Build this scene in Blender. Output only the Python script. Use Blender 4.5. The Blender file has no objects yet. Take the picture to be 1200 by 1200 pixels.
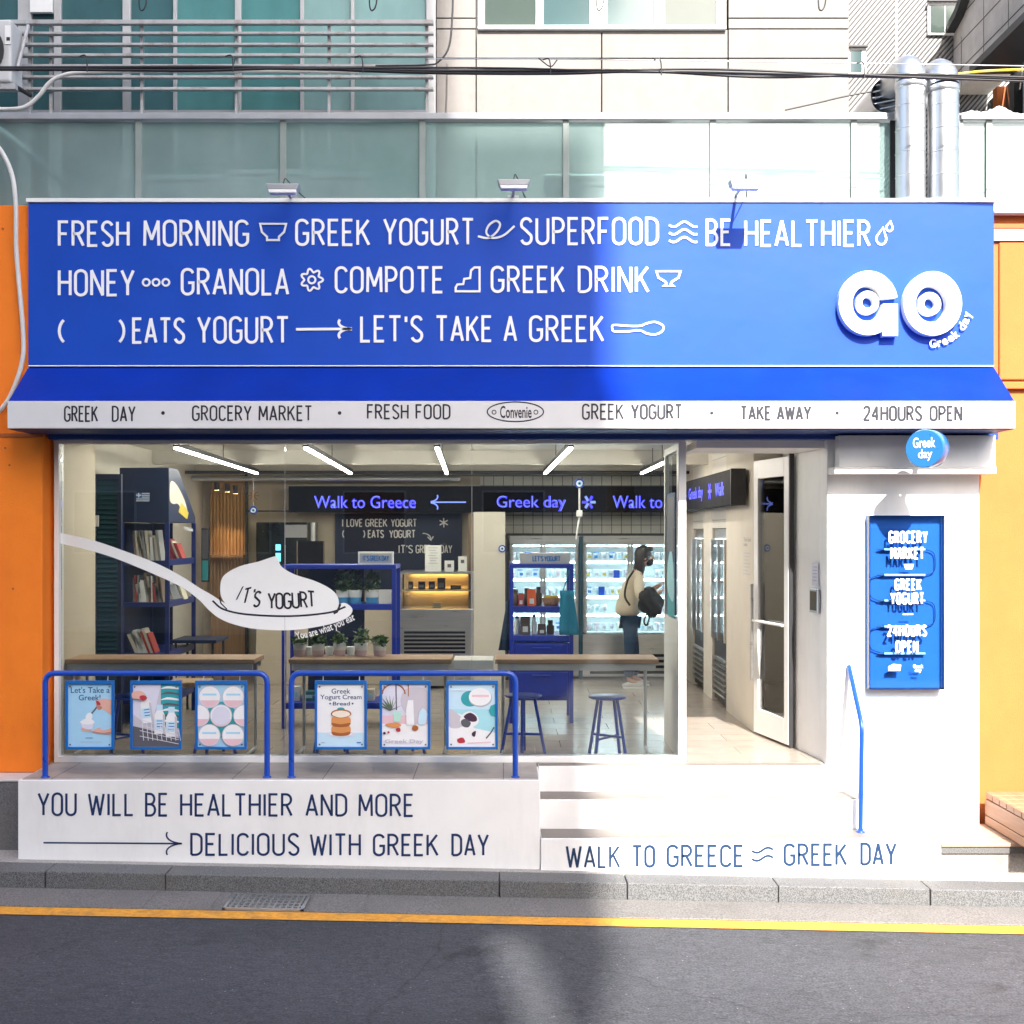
import bpy, bmesh, math, random
from math import sin, cos, pi, radians
from mathutils import Vector, Matrix
random.seed(7)
scene = bpy.context.scene
COL = scene.collection

# ------------------------------------------------------------------ camera
CAM_Y, CAM_Z, FPX, VX, VY = -9.0, 1.67, 1440.0, 590.0, 625.0
cd = bpy.data.cameras.new('camera'); cam = bpy.data.objects.new('camera', cd); COL.objects.link(cam)
cam.location = (0, CAM_Y, CAM_Z); cam.rotation_euler = (pi/2, 0, 0)
cd.sensor_width = 36; cd.lens = 36*FPX/1200
cd.shift_x = (600-VX)/1200; cd.shift_y = (VY-600)/1200
cd.clip_start = 0.05; cd.clip_end = 500
scene.camera = cam

# ------------------------------------------------------------------ light
SUN_DIR = Vector((-0.13, 1.0, -0.86)).normalized()
world = bpy.data.worlds.new('World'); scene.world = world; world.use_nodes = True
wn = world.node_tree.nodes; wl = world.node_tree.links
bg = wn['Background']; sky = wn.new('ShaderNodeTexSky'); sky.sky_type = 'NISHITA'; sky.sun_disc = False
sky.sun_elevation = math.asin(-SUN_DIR.z); sky.sun_rotation = radians(180-7.4)
sky.air_density = 1.0; sky.dust_density = 3.6; sky.ozone_density = 1.0
wl.new(sky.outputs[0], bg.inputs[0]); bg.inputs[1].default_value = 0.10
sd = bpy.data.lights.new('sun', 'SUN'); sun = bpy.data.objects.new('sun', sd); COL.objects.link(sun)
sd.energy = 3.0; sd.angle = radians(0.6); sd.color = (1.0, 0.95, 0.88)
sun.rotation_euler = SUN_DIR.to_track_quat('-Z', 'Y').to_euler(); sun.location = (4, -20, 20)
scene.view_settings.view_transform = 'Standard'; scene.view_settings.look = 'None'
scene.view_settings.gamma = 1.0; scene.view_settings.use_curve_mapping = False
scene.view_settings.exposure = 2.3
cy = scene.cycles
cy.use_denoising = True
cy.max_bounces = 10; cy.transparent_max_bounces = 24; cy.glossy_bounces = 4; cy.diffuse_bounces = 4
cy.caustics_reflective = False; cy.caustics_refractive = False; cy.sample_clamp_indirect = 6

# ------------------------------------------------------------------ helpers
def S(Y): return FPX/(Y-CAM_Y)
def P(px, py, Y):
    s = S(Y); return Vector(((px-VX)/s, Y, CAM_Z+(VY-py)/s))
def X(px, Y): return (px-VX)/S(Y)
def Z(py, Y): return CAM_Z+(VY-py)/S(Y)
def g(x): return -0.602-0.0195*x          # the street falls gently to the right

def props(o, label=None, cat=None, group=None, kind=None):
    if label: o['label'] = label
    if cat: o['category'] = cat
    if group: o['group'] = group
    if kind: o['kind'] = kind
    return o
def thing(name, label, cat, loc=(0, 0, 0), group=None):
    o = bpy.data.objects.new(name, None); COL.objects.link(o); o.location = loc
    o.empty_display_size = 0.1
    return props(o, label, cat, group)
def world_off(o):
    v = Vector((0, 0, 0))
    while o is not None: v += o.location; o = o.parent
    return v
def copy_tree(o, parent=None):
    c = o.copy(); COL.objects.link(c); c.parent = parent
    for ch in list(o.children): copy_tree(ch, c)
    return c

def rpath(pts, r, n=6):
    """round the corners of a polyline"""
    pts = [Vector(p) for p in pts]; out = [pts[0]]
    for a, b, c in zip(pts, pts[1:], pts[2:]):
        d1 = (a-b); d2 = (c-b); k = min(r, d1.length*.49, d2.length*.49)
        p, q = b+d1.normalized()*k, b+d2.normalized()*k
        for i in range(n+1):
            t = i/n; out.append(p*(1-t)**2+b*2*t*(1-t)+q*t*t)
    out.append(pts[-1]); return out
def spline(pts, n=8, closed=False):
    pts = [Vector(p) for p in pts]; out = []; N = len(pts)
    rng = range(N) if closed else range(N-1)
    for i in rng:
        p1, p2 = pts[i], pts[(i+1) % N]
        p0 = pts[i-1] if (closed or i > 0) else p1*2-p2
        p3 = pts[(i+2) % N] if (closed or i < N-2) else p2*2-p1
        for k in range(n):
            t = k/n
            out.append(.5*((2*p1)+(p2-p0)*t+(2*p0-5*p1+4*p2-p3)*t*t+(3*p1-p0-3*p2+p3)*t**3))
    if not closed: out.append(pts[-1])
    return out

class MB:
    def __init__(s): s.v = []; s.f = []; s.fm = []; s.fs = []; s.mats = []
    def mi(s, m):
        if m not in s.mats: s.mats.append(m)
        return s.mats.index(m)
    def add(s, vs, fs, m, smooth=False):
        b = len(s.v); s.v += [tuple(v) for v in vs]; k = s.mi(m)
        for f in fs: s.f.append([b+i for i in f]); s.fm.append(k); s.fs.append(smooth)
    def box(s, x0, x1, y0, y1, z0, z1, m):
        s.add([(x, y, z) for x in (x0, x1) for y in (y0, y1) for z in (z0, z1)],
              [(0, 1, 3, 2), (4, 6, 7, 5), (0, 4, 5, 1), (2, 3, 7, 6), (0, 2, 6, 4), (1, 5, 7, 3)], m)
    def sbox(s, x0, x1, y0, y1, h0, h1, m):      # box that follows the falling street
        s.add([(x, y, g(x)+h) for x in (x0, x1) for y in (y0, y1) for h in (h0, h1)],
              [(0, 1, 3, 2), (4, 6, 7, 5), (0, 4, 5, 1), (2, 3, 7, 6), (0, 2, 6, 4), (1, 5, 7, 3)], m)
    def hull(s, a, b, m):                        # two equal rings of points joined to a solid
        n = len(a)
        s.add(list(a)+list(b), [tuple(range(n)), tuple(range(2*n-1, n-1, -1))]+[(i, n+i, n+(i+1) % n, (i+1) % n) for i in range(n)], m)
    def prism(s, pts, T, d0, d1, m):
        s.hull([T(u, v, d0) for u, v in pts], [T(u, v, d1) for u, v in pts], m)
    def poly(s, pts, m): s.add(pts, [tuple(range(len(pts)))], m)
    def tube(s, path, r, m, n=10, caps=True):
        path = [Vector(p) for p in path]; rings = []; up = Vector((0, 0, 1)); prev = None
        N = len(path)
        for i, p in enumerate(path):
            t = (path[min(i+1, N-1)]-path[max(i-1, 0)])
            if t.length < 1e-9: t = Vector((0, 0, 1))
            t.normalize()
            if prev is None:
                a = up.cross(t)
                if a.length < 1e-3: a = Vector((1, 0, 0)).cross(t)
            else:
                a = prev-t*prev.dot(t)
                if a.length < 1e-6: a = up.cross(t)
            a.normalize(); prev = a; b = t.cross(a)
            rr = r[i] if isinstance(r, (list, tuple)) else r
            rings.append([p+a*rr*cos(2*pi*k/n)+b*rr*sin(2*pi*k/n) for k in range(n)])
        vs = [v for R in rings for v in R]
        fs = [(i*n+k, i*n+(k+1) % n, (i+1)*n+(k+1) % n, (i+1)*n+k) for i in range(N-1) for k in range(n)]
        s.add(vs, fs, m, True)
        if caps:
            s.add(rings[0], [tuple(range(n-1, -1, -1))], m); s.add(rings[-1], [tuple(range(n))], m)
    def cyl(s, p0, p1, r0, m, r1=None, n=16): s.tube([p0, p1], [r0, r0 if r1 is None else r1], m, n)
    def lathe(s, prof, c, m, n=20, axis='z'):
        vs = []; N = len(prof)
        for r, h in prof:
            for k in range(n):
                a = 2*pi*k/n
                p = (r*cos(a), r*sin(a), h)
                if axis == 'y': p = (r*cos(a), h, r*sin(a))
                vs.append((c[0]+p[0], c[1]+p[1], c[2]+p[2]))
        fs = [(i*n+k, i*n+(k+1) % n, (i+1)*n+(k+1) % n, (i+1)*n+k) for i in range(N-1) for k in range(n)]
        s.add(vs, fs, m, True)
        if prof[0][0] > 1e-6: s.add(vs[:n], [tuple(range(n))], m)
        if prof[-1][0] > 1e-6: s.add(vs[-n:], [tuple(range(n))], m)
    def ball(s, c, r, m, nu=16, nv=10):
        r = r if isinstance(r, (tuple, list)) else (r, r, r)
        vs = []
        for j in range(nv+1):
            th = pi*j/nv
            for i in range(nu):
                a = 2*pi*i/nu
                vs.append((c[0]+r[0]*sin(th)*cos(a), c[1]+r[1]*sin(th)*sin(a), c[2]+r[2]*cos(th)))
        s.add(vs, [(j*nu+i, (j+1)*nu+i, (j+1)*nu+(i+1) % nu, j*nu+(i+1) % nu) for j in range(nv) for i in range(nu)], m, True)
    def ribbon(s, pts, w, T, m, d=0.0, thick=0.0, closed=False):
        pts = [Vector((p[0], p[1])) for p in pts]
        q = [pts[0]]
        for p in pts[1:]:
            if (p-q[-1]).length > 1e-6: q.append(p)
        if closed and (q[0]-q[-1]).length < 1e-6: q.pop()
        if not closed:                                   # hairpin corners are cut into separate strokes
            for i in range(1, len(q)-1):
                if (q[i]-q[i-1]).normalized().dot((q[i+1]-q[i]).normalized()) < -.25:
                    e = (q[i]-q[i-1]).normalized()*w*.12; f = (q[i+1]-q[i]).normalized()*w*.12
                    s.ribbon(q[:i]+[q[i]+e], w, T, m, d, thick); s.ribbon([q[i]-f]+q[i+1:], w, T, m, d if thick else d+.0002, thick+.0002 if thick else 0)
                    return
        pts = q; N = len(pts); L = []; R = []
        for i, p in enumerate(pts):
            a = pts[i-1] if (closed or i > 0) else None
            c = pts[(i+1) % N] if (closed or i < N-1) else None
            t1 = (p-a).normalized() if a is not None else None
            t2 = (c-p).normalized() if c is not None else None
            if t1 is None: t1 = t2
            if t2 is None: t2 = t1
            n1 = Vector((-t1.y, t1.x)); n2 = Vector((-t2.y, t2.x)); n = n1+n2
            n = n1 if n.length < 1e-3 else n.normalized()
            k = min(1/max(n.dot(n1), .3), 1.42)*w/2
            L.append(p+n*k); R.append(p-n*k)
        rng = range(N) if closed else range(N-1)
        if thick <= 0:
            vs = [T(v.x, v.y, d) for v in L]+[T(v.x, v.y, d) for v in R]
            s.add(vs, [(i, (i+1) % N, N+(i+1) % N, N+i) for i in rng], m)
        else:
            vs = [T(v.x, v.y, d+thick) for v in L]+[T(v.x, v.y, d+thick) for v in R]+[T(v.x, v.y, d) for v in L]+[T(v.x, v.y, d) for v in R]
            fs = []
            for i in rng:
                j = (i+1) % N
                fs += [(i, j, N+j, N+i), (i, 2*N+i, 2*N+j, j), (N+i, N+j, 3*N+j, 3*N+i)]
            if not closed: fs += [(0, N, 3*N, 2*N), (N-1, 3*N-1, 4*N-1, 2*N-1)]
            s.add(vs, fs, m)
    def build(s, name, parent=None, bevel=0.0, seg=2, recalc=True):
        me = bpy.data.meshes.new(name)
        if parent is None:
            xs = [v[0] for v in s.v]; ys = [v[1] for v in s.v]; zs = [v[2] for v in s.v]
            off = Vector(((min(xs)+max(xs))/2, (min(ys)+max(ys))/2, min(zs)))
        else: off = world_off(parent)
        me.from_pydata([(v[0]-off.x, v[1]-off.y, v[2]-off.z) for v in s.v], [], s.f)
        for m in s.mats: me.materials.append(m)
        me.polygons.foreach_set('material_index', s.fm); me.polygons.foreach_set('use_smooth', s.fs)
        if recalc:
            bm = bmesh.new(); bm.from_mesh(me); bmesh.ops.recalc_face_normals(bm, faces=bm.faces); bm.to_mesh(me); bm.free()
        me.update()
        o = bpy.data.objects.new(name, me); COL.objects.link(o)
        if parent is None: o.location = off
        else: o.parent = parent
        if bevel:
            b = o.modifiers.new('bevel', 'BEVEL'); b.width = bevel; b.segments = seg; b.limit_method = 'ANGLE'; b.angle_limit = radians(35)
            b.use_clamp_overlap = True
        return o

def TY(y0): return lambda u, v, d=0.0: (u, y0-d, v)                     # a plane facing the street
def TPX(Y): return lambda u, v, d=0.0: (X(u, Y), Y-d, Z(v, Y))           # the same, measured in the survey units of the facade
def TF(o, u, v, n):
    o, u, v, n = Vector(o), Vector(u), Vector(v), Vector(n)
    return lambda a, b, d=0.0: tuple(o+u*a+v*b+n*d)

# ------------------------------------------------------------------ lettering
def arc(cx, cy, rx, ry, a0, a1, n=8):
    return [(cx+rx*cos(radians(a0+(a1-a0)*i/n)), cy+ry*sin(radians(a0+(a1-a0)*i/n))) for i in range(n+1)]
GL = {
 'A': (.42, [[(0, 0), (.21, 1), (.42, 0)], [(.07, .28), (.35, .28)]]),
 'B': (.38, [[(0, .52), (0, 1), (.17, 1)]+arc(.17, .76, .18, .24, 80, -90)+[(0, .52)], [(0, .52), (0, 0), (.18, 0)]+arc(.18, .26, .2, .26, -80, 90)]),
 'C': (.38, [arc(.2, .79, .19, .21, 10, 180)+arc(.2, .21, .19, .21, 180, 350)]),
 'D': (.39, [[(0, 0), (0, 1), (.15, 1)]+arc(.15, .75, .24, .25, 80, 0)+arc(.15, .25, .24, .25, 0, -90)+[(0, 0)]]),
 'E': (.32, [[(.32, 1), (0, 1), (0, 0), (.32, 0)], [(0, .52), (.27, .52)]]),
 'F': (.32, [[(.32, 1), (0, 1), (0, 0)], [(0, .5), (.27, .5)]]),
 'G': (.4, [arc(.2, .79, .2, .21, 15, 180)+arc(.2, .21, .2, .21, 180, 360)+[(.4, .46), (.22, .46)]]),
 'H': (.4, [[(0, 0), (0, 1)], [(.4, 0), (.4, 1)], [(0, .52), (.4, .52)]]),
 'I': (.02, [[(.01, 0), (.01, 1)]]),
 'K': (.4, [[(0, 0), (0, 1)], [(.38, 1), (0, .40)], [(.13, .6), (.4, 0)]]),
 'L': (.3, [[(0, 1), (0, 0), (.3, 0)]]),
 'M': (.5, [[(0, 0), (.02, 1), (.25, .25), (.48, 1), (.5, 0)]]),
 'N': (.4, [[(0, 0), (0, 1), (.4, 0), (.4, 1)]]),
 'O': (.4, [arc(.2, .79, .2, .21, 0, 180)+arc(.2, .21, .2, .21, 180, 360)+[(.4, .79)]]),
 'P': (.36, [[(0, 0), (0, 1), (.16, 1)]+arc(.16, .74, .2, .26, 80, -90)+[(0, .48)]]),
 'R': (.38, [[(0, 0), (0, 1), (.16, 1)]+arc(.16, .75, .2, .25, 80, -90)+[(0, .5)], [(.17, .5), (.38, 0)]]),
 'S': (.37, [arc(.19, .77, .18, .23, 20, 205, 10)+[(.19, .51)]+arc(.19, .235, .18, .235, 25, -160, 10)]),
 'T': (.4, [[(0, 1), (.4, 1)], [(.2, 1), (.2, 0)]]),
 'U': (.4, [[(0, 1), (0, .21)]+arc(.2, .21, .2, .21, 180, 360)+[(.4, 1)]]),
 'V': (.42, [[(0, 1), (.21, 0), (.42, 1)]]),
 'W': (.6, [[(0, 1), (.15, 0), (.3, .9), (.45, 0), (.6, 1)]]),
 'Y': (.42, [[(0, 1), (.21, .45), (.42, 1)], [(.21, .45), (.21, 0)]]),
 '2': (.38, [arc(.19, .77, .18, .23, 170, 0)+[(.33, .55), (0, 0), (.38, 0)]]),
 '4': (.42, [[(.3, 0), (.3, 1), (0, .3), (.42, .3)]]),
 "'": (.02, [[(.01, 1), (.01, .78)]]),
 '(': (.14, [arc(.3, .5, .3, .58, 130, 230)]),
 ')': (.14, [arc(-.16, .5, .3, .58, 50, -50)]),
}
def stext(mb, txt, u0, u1, vb, vt, sw, T, m, d=0.0, thick=0.0, gap=.17, space=.34):
    """condensed one-weight capitals fitted between u0-u1 and vb-vt"""
    w = 0; pos = []
    for ch in txt:
        if ch == ' ': w += space-gap; continue
        pos.append((ch, w)); w += GL[ch][0]+gap
    w -= gap
    sx = (u1-u0-sw)/w if w > .1 else (vt-vb); h = (abs(vt-vb)-sw)*(1 if vt > vb else -1)
    o0 = u0+sw/2; b0 = vb+(sw/2 if vt > vb else -sw/2); k = 0
    for ch, x in pos:
        for pl in GL[ch][1]:
            q = [(o0+(x+p[0])*sx, b0+p[1]*h) for p in pl]
            mb.ribbon(q, sw, T, m, d, thick+(0.00025*(k % 3) if thick else 0)) if thick else mb.ribbon(q, sw, T, m, d+0.0002*(k % 3))
            k += 1
_bt = {}
def bmesh_text(txt, bold=0.0):
    key = (txt, bold)
    if key not in _bt:
        cu = bpy.data.curves.new('lettering_curve', 'FONT'); cu.body = txt; cu.offset = bold; cu.resolution_u = 3
        o = bpy.data.objects.new('lettering_curve', cu); COL.objects.link(o)
        dg = bpy.context.evaluated_depsgraph_get(); me = bpy.data.meshes.new_from_object(o.evaluated_get(dg))
        vs = [(v.co.x, v.co.y) for v in me.vertices]; fs = [tuple(p.vertices) for p in me.polygons]
        bpy.data.objects.remove(o); bpy.data.curves.remove(cu); bpy.data.meshes.remove(me)
        xs = [v[0] for v in vs]; ys = [v[1] for v in vs]
        _bt[key] = ([((x-min(xs))/(max(xs)-min(xs)), (y-min(ys))/(max(ys)-min(ys))) for x, y in vs], fs, (max(xs)-min(xs))/(max(ys)-min(ys)))
    return _bt[key]
def btext(mb, txt, u0, u1, vb, vt, T, m, d=0.0, bold=0.0):
    vs, fs, _ = bmesh_text(txt, bold)
    mb.add([T(u0+(u1-u0)*x, vb+(vt-vb)*y, d) for x, y in vs], fs, m)

class Art:
    """flat printed artwork: layers half a millimetre apart"""
    def __init__(s, mb, T, step=0.0006, d=0.0): s.mb = mb; s.T = T; s.k = 0; s.step = step; s.d0 = d
    def d(s): s.k += 1; return s.d0+s.step*s.k
    def poly(s, pts, m): d = s.d(); s.mb.poly([s.T(u, v, d) for u, v in pts], m)
    def rect(s, u0, u1, v0, v1, m): s.poly([(u0, v0), (u1, v0), (u1, v1), (u0, v1)], m)
    def ell(s, cu, cv, ru, rv, m, n=28, rot=0.0):
        s.poly([(cu+ru*cos(2*pi*i/n)*cos(rot)-rv*sin(2*pi*i/n)*sin(rot), cv+ru*cos(2*pi*i/n)*sin(rot)+rv*sin(2*pi*i/n)*cos(rot)) for i in range(n)], m)
    def line(s, pts, w, m, closed=False): s.mb.ribbon(pts, w, s.T, m, s.d(), 0, closed)
    def blob(s, pts, m, n=6): s.poly([(p.x, p.y) for p in spline([(a, b, 0) for a, b in pts], n, True)], m)
    def bt(s, txt, u0, u1, v0, v1, m, bold=0.0): btext(s.mb, txt, u0, u1, v0, v1, s.T, m, s.d(), bold)
    def st(s, txt, u0, u1, v0, v1, sw, m, gap=.17): stext(s.mb, txt, u0, u1, v0, v1, sw, s.T, m, s.d(), 0, gap)

# ------------------------------------------------------------------ materials
def nd(nt, t, **kw):
    n = nt.nodes.new(t)
    for k, v in kw.items(): setattr(n, k, v)
    return n
def mat(name, col, rough=.5, var=.06, scale=6.0, metal=0.0, spec=.5, bump=0.0, bscale=80.0, coat=0.0, emit=None, es=0.0, stretch=None, dirt=0.0, rvar=0.08, dirtc=None, dscale=(2.2, 2.2, .55)):
    m = bpy.data.materials.new(name); m.use_nodes = True; nt = m.node_tree; L = nt.links
    b = nt.nodes['Principled BSDF']; tc = nd(nt, 'ShaderNodeTexCoord'); src = tc.outputs['Object']
    if stretch:
        mp = nd(nt, 'ShaderNodeMapping'); mp.inputs['Scale'].default_value = stretch; L.new(src, mp.inputs[0]); src = mp.outputs[0]
    nz = nd(nt, 'ShaderNodeTexNoise'); nz.inputs['Scale'].default_value = scale; nz.inputs['Detail'].default_value = 6; nz.inputs['Roughness'].default_value = .6
    L.new(src, nz.inputs['Vector'])
    cr = nd(nt, 'ShaderNodeValToRGB'); c = Vector(col[:3])
    cr.color_ramp.elements[0].position = .3; cr.color_ramp.elements[1].position = .7
    cr.color_ramp.elements[0].color = (*(c*(1-var)), 1); cr.color_ramp.elements[1].color = (*[min(x*(1+var), .95) for x in c], 1)
    L.new(nz.outputs[0], cr.inputs[0]); out = cr.outputs[0]
    if dirt:
        n2 = nd(nt, 'ShaderNodeTexNoise'); n2.inputs['Scale'].default_value = 1.7; n2.inputs['Detail'].default_value = 8; n2.inputs['Roughness'].default_value = .7
        mp2 = nd(nt, 'ShaderNodeMapping'); mp2.inputs['Scale'].default_value = dscale; L.new(tc.outputs['Object'], mp2.inputs[0]); L.new(mp2.outputs[0], n2.inputs['Vector'])
        r2 = nd(nt, 'ShaderNodeValToRGB'); r2.color_ramp.elements[0].position = .5; r2.color_ramp.elements[1].position = .78
        r2.color_ramp.elements[0].color = (0, 0, 0, 1); r2.color_ramp.elements[1].color = (dirt, dirt, dirt, 1); L.new(n2.outputs[0], r2.inputs[0])
        mx = nd(nt, 'ShaderNodeMixRGB'); mx.inputs[2].default_value = (*(Vector(dirtc) if dirtc else c*.45+Vector((.02, .017, .012))), 1); L.new(r2.outputs[0], mx.inputs[0]); L.new(out, mx.inputs[1]); out = mx.outputs[0]
    L.new(out, b.inputs['Base Color'])
    if rvar:
        mr = nd(nt, 'ShaderNodeMapRange'); mr.inputs['To Min'].default_value = max(rough-rvar, 0.01); mr.inputs['To Max'].default_value = min(rough+rvar, 1)
        L.new(nz.outputs[0], mr.inputs[0]); L.new(mr.outputs[0], b.inputs['Roughness'])
    else: b.inputs['Roughness'].default_value = rough
    b.inputs['Metallic'].default_value = metal; b.inputs['Specular IOR Level'].default_value = spec; b.inputs['Coat Weight'].default_value = coat
    if bump:
        n3 = nd(nt, 'ShaderNodeTexNoise'); n3.inputs['Scale'].default_value = bscale; n3.inputs['Detail'].default_value = 4; L.new(src, n3.inputs['Vector'])
        bp = nd(nt, 'ShaderNodeBump'); bp.inputs['Strength'].default_value = bump; bp.inputs['Distance'].default_value = .01; L.new(n3.outputs[0], bp.inputs['Height']); L.new(bp.outputs[0], b.inputs['Normal'])
    if emit: b.inputs['Emission Color'].default_value = (*emit, 1); b.inputs['Emission Strength'].default_value = es
    return m
def glass(name, tint=(.93, .96, .95), ior=1.45, milky=0.0, milk=(.75, .85, .82), rough=0.0, gl=1.0):
    m = bpy.data.materials.new(name); m.use_nodes = True; nt = m.node_tree; L = nt.links
    nt.nodes.remove(nt.nodes['Principled BSDF']); out = nt.nodes['Material Output']
    tr = nd(nt, 'ShaderNodeBsdfTransparent'); tr.inputs[0].default_value = (*tint, 1)
    gs = nd(nt, 'ShaderNodeBsdfGlossy'); gs.inputs['Roughness'].default_value = rough; gs.inputs[0].default_value = (gl, gl, gl, 1)
    fr = nd(nt, 'ShaderNodeFresnel'); fr.inputs[0].default_value = ior
    mx = nd(nt, 'ShaderNodeMixShader'); L.new(fr.outputs[0], mx.inputs[0]); last = tr.outputs[0]
    if milky:
        df = nd(nt, 'ShaderNodeBsdfDiffuse'); df.inputs[0].default_value = (*milk, 1); tl = nd(nt, 'ShaderNodeBsdfTranslucent'); tl.inputs[0].default_value = (*milk, 1)
        m2 = nd(nt, 'ShaderNodeMixShader'); m2.inputs[0].default_value = .35; L.new(df.outputs[0], m2.inputs[1]); L.new(tl.outputs[0], m2.inputs[2])
        tc = nd(nt, 'ShaderNodeTexCoord'); nz = nd(nt, 'ShaderNodeTexNoise'); nz.inputs['Scale'].default_value = 1.3; nz.inputs['Detail'].default_value = 7; L.new(tc.outputs['Object'], nz.inputs['Vector'])
        mr = nd(nt, 'ShaderNodeMapRange'); mr.inputs['From Min'].default_value = .3; mr.inputs['From Max'].default_value = .7; mr.inputs['To Min'].default_value = milky*.8; mr.inputs['To Max'].default_value = min(milky*1.2, 1); L.new(nz.outputs[0], mr.inputs[0])
        m3 = nd(nt, 'ShaderNodeMixShader'); L.new(mr.outputs[0], m3.inputs[0]); L.new(last, m3.inputs[1]); L.new(m2.outputs[0], m3.inputs[2]); last = m3.outputs[0]
    L.new(last, mx.inputs[1]); L.new(gs.outputs[0], mx.inputs[2]); L.new(mx.outputs[0], out.inputs[0])
    return m
def brickmat(name, c1, c2, mortar, bw, bh, ms, rough=.4, offset=0.0, rot=(0, 0, 0), bump=.3, var=.15):
    m = bpy.data.materials.new(name); m.use_nodes = True; nt = m.node_tree; L = nt.links; b = nt.nodes['Principled BSDF']
    tc = nd(nt, 'ShaderNodeTexCoord'); mp = nd(nt, 'ShaderNodeMapping'); mp.inputs['Rotation'].default_value = rot; L.new(tc.outputs['Object'], mp.inputs[0])
    br = nd(nt, 'ShaderNodeTexBrick'); br.offset = offset; br.inputs['Scale'].default_value = 1; br.inputs['Brick Width'].default_value = bw; br.inputs['Row Height'].default_value = bh
    br.inputs['Mortar Size'].default_value = ms; br.inputs['Mortar Smooth'].default_value = .1
    br.inputs['Color1'].default_value = (*c1, 1); br.inputs['Color2'].default_value = (*c2, 1); br.inputs['Mortar'].default_value = (*mortar, 1); L.new(mp.outputs[0], br.inputs['Vector'])
    nz = nd(nt, 'ShaderNodeTexNoise'); nz.inputs['Scale'].default_value = 5; nz.inputs['Detail'].default_value = 8; nz.inputs['Roughness'].default_value = .65; L.new(tc.outputs['Object'], nz.inputs['Vector'])
    mr = nd(nt, 'ShaderNodeMapRange'); mr.inputs['From Min'].default_value = .3; mr.inputs['From Max'].default_value = .7; mr.inputs['To Min'].default_value = 1-var; mr.inputs['To Max'].default_value = 1+var*.4; L.new(nz.outputs[0], mr.inputs[0])
    mx = nd(nt, 'ShaderNodeMixRGB', blend_type='MULTIPLY'); mx.inputs[0].default_value = 1; L.new(br.outputs[0], mx.inputs[1]); L.new(mr.outputs[0], mx.inputs[2]); L.new(mx.outputs[0], b.inputs['Base Color'])
    b.inputs['Roughness'].default_value = rough
    bp = nd(nt, 'ShaderNodeBump'); bp.invert = True; bp.inputs['Strength'].default_value = bump; bp.inputs['Distance'].default_value = .004; L.new(br.outputs['Fac'], bp.inputs['Height']); L.new(bp.outputs[0], b.inputs['Normal'])
    return m
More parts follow.
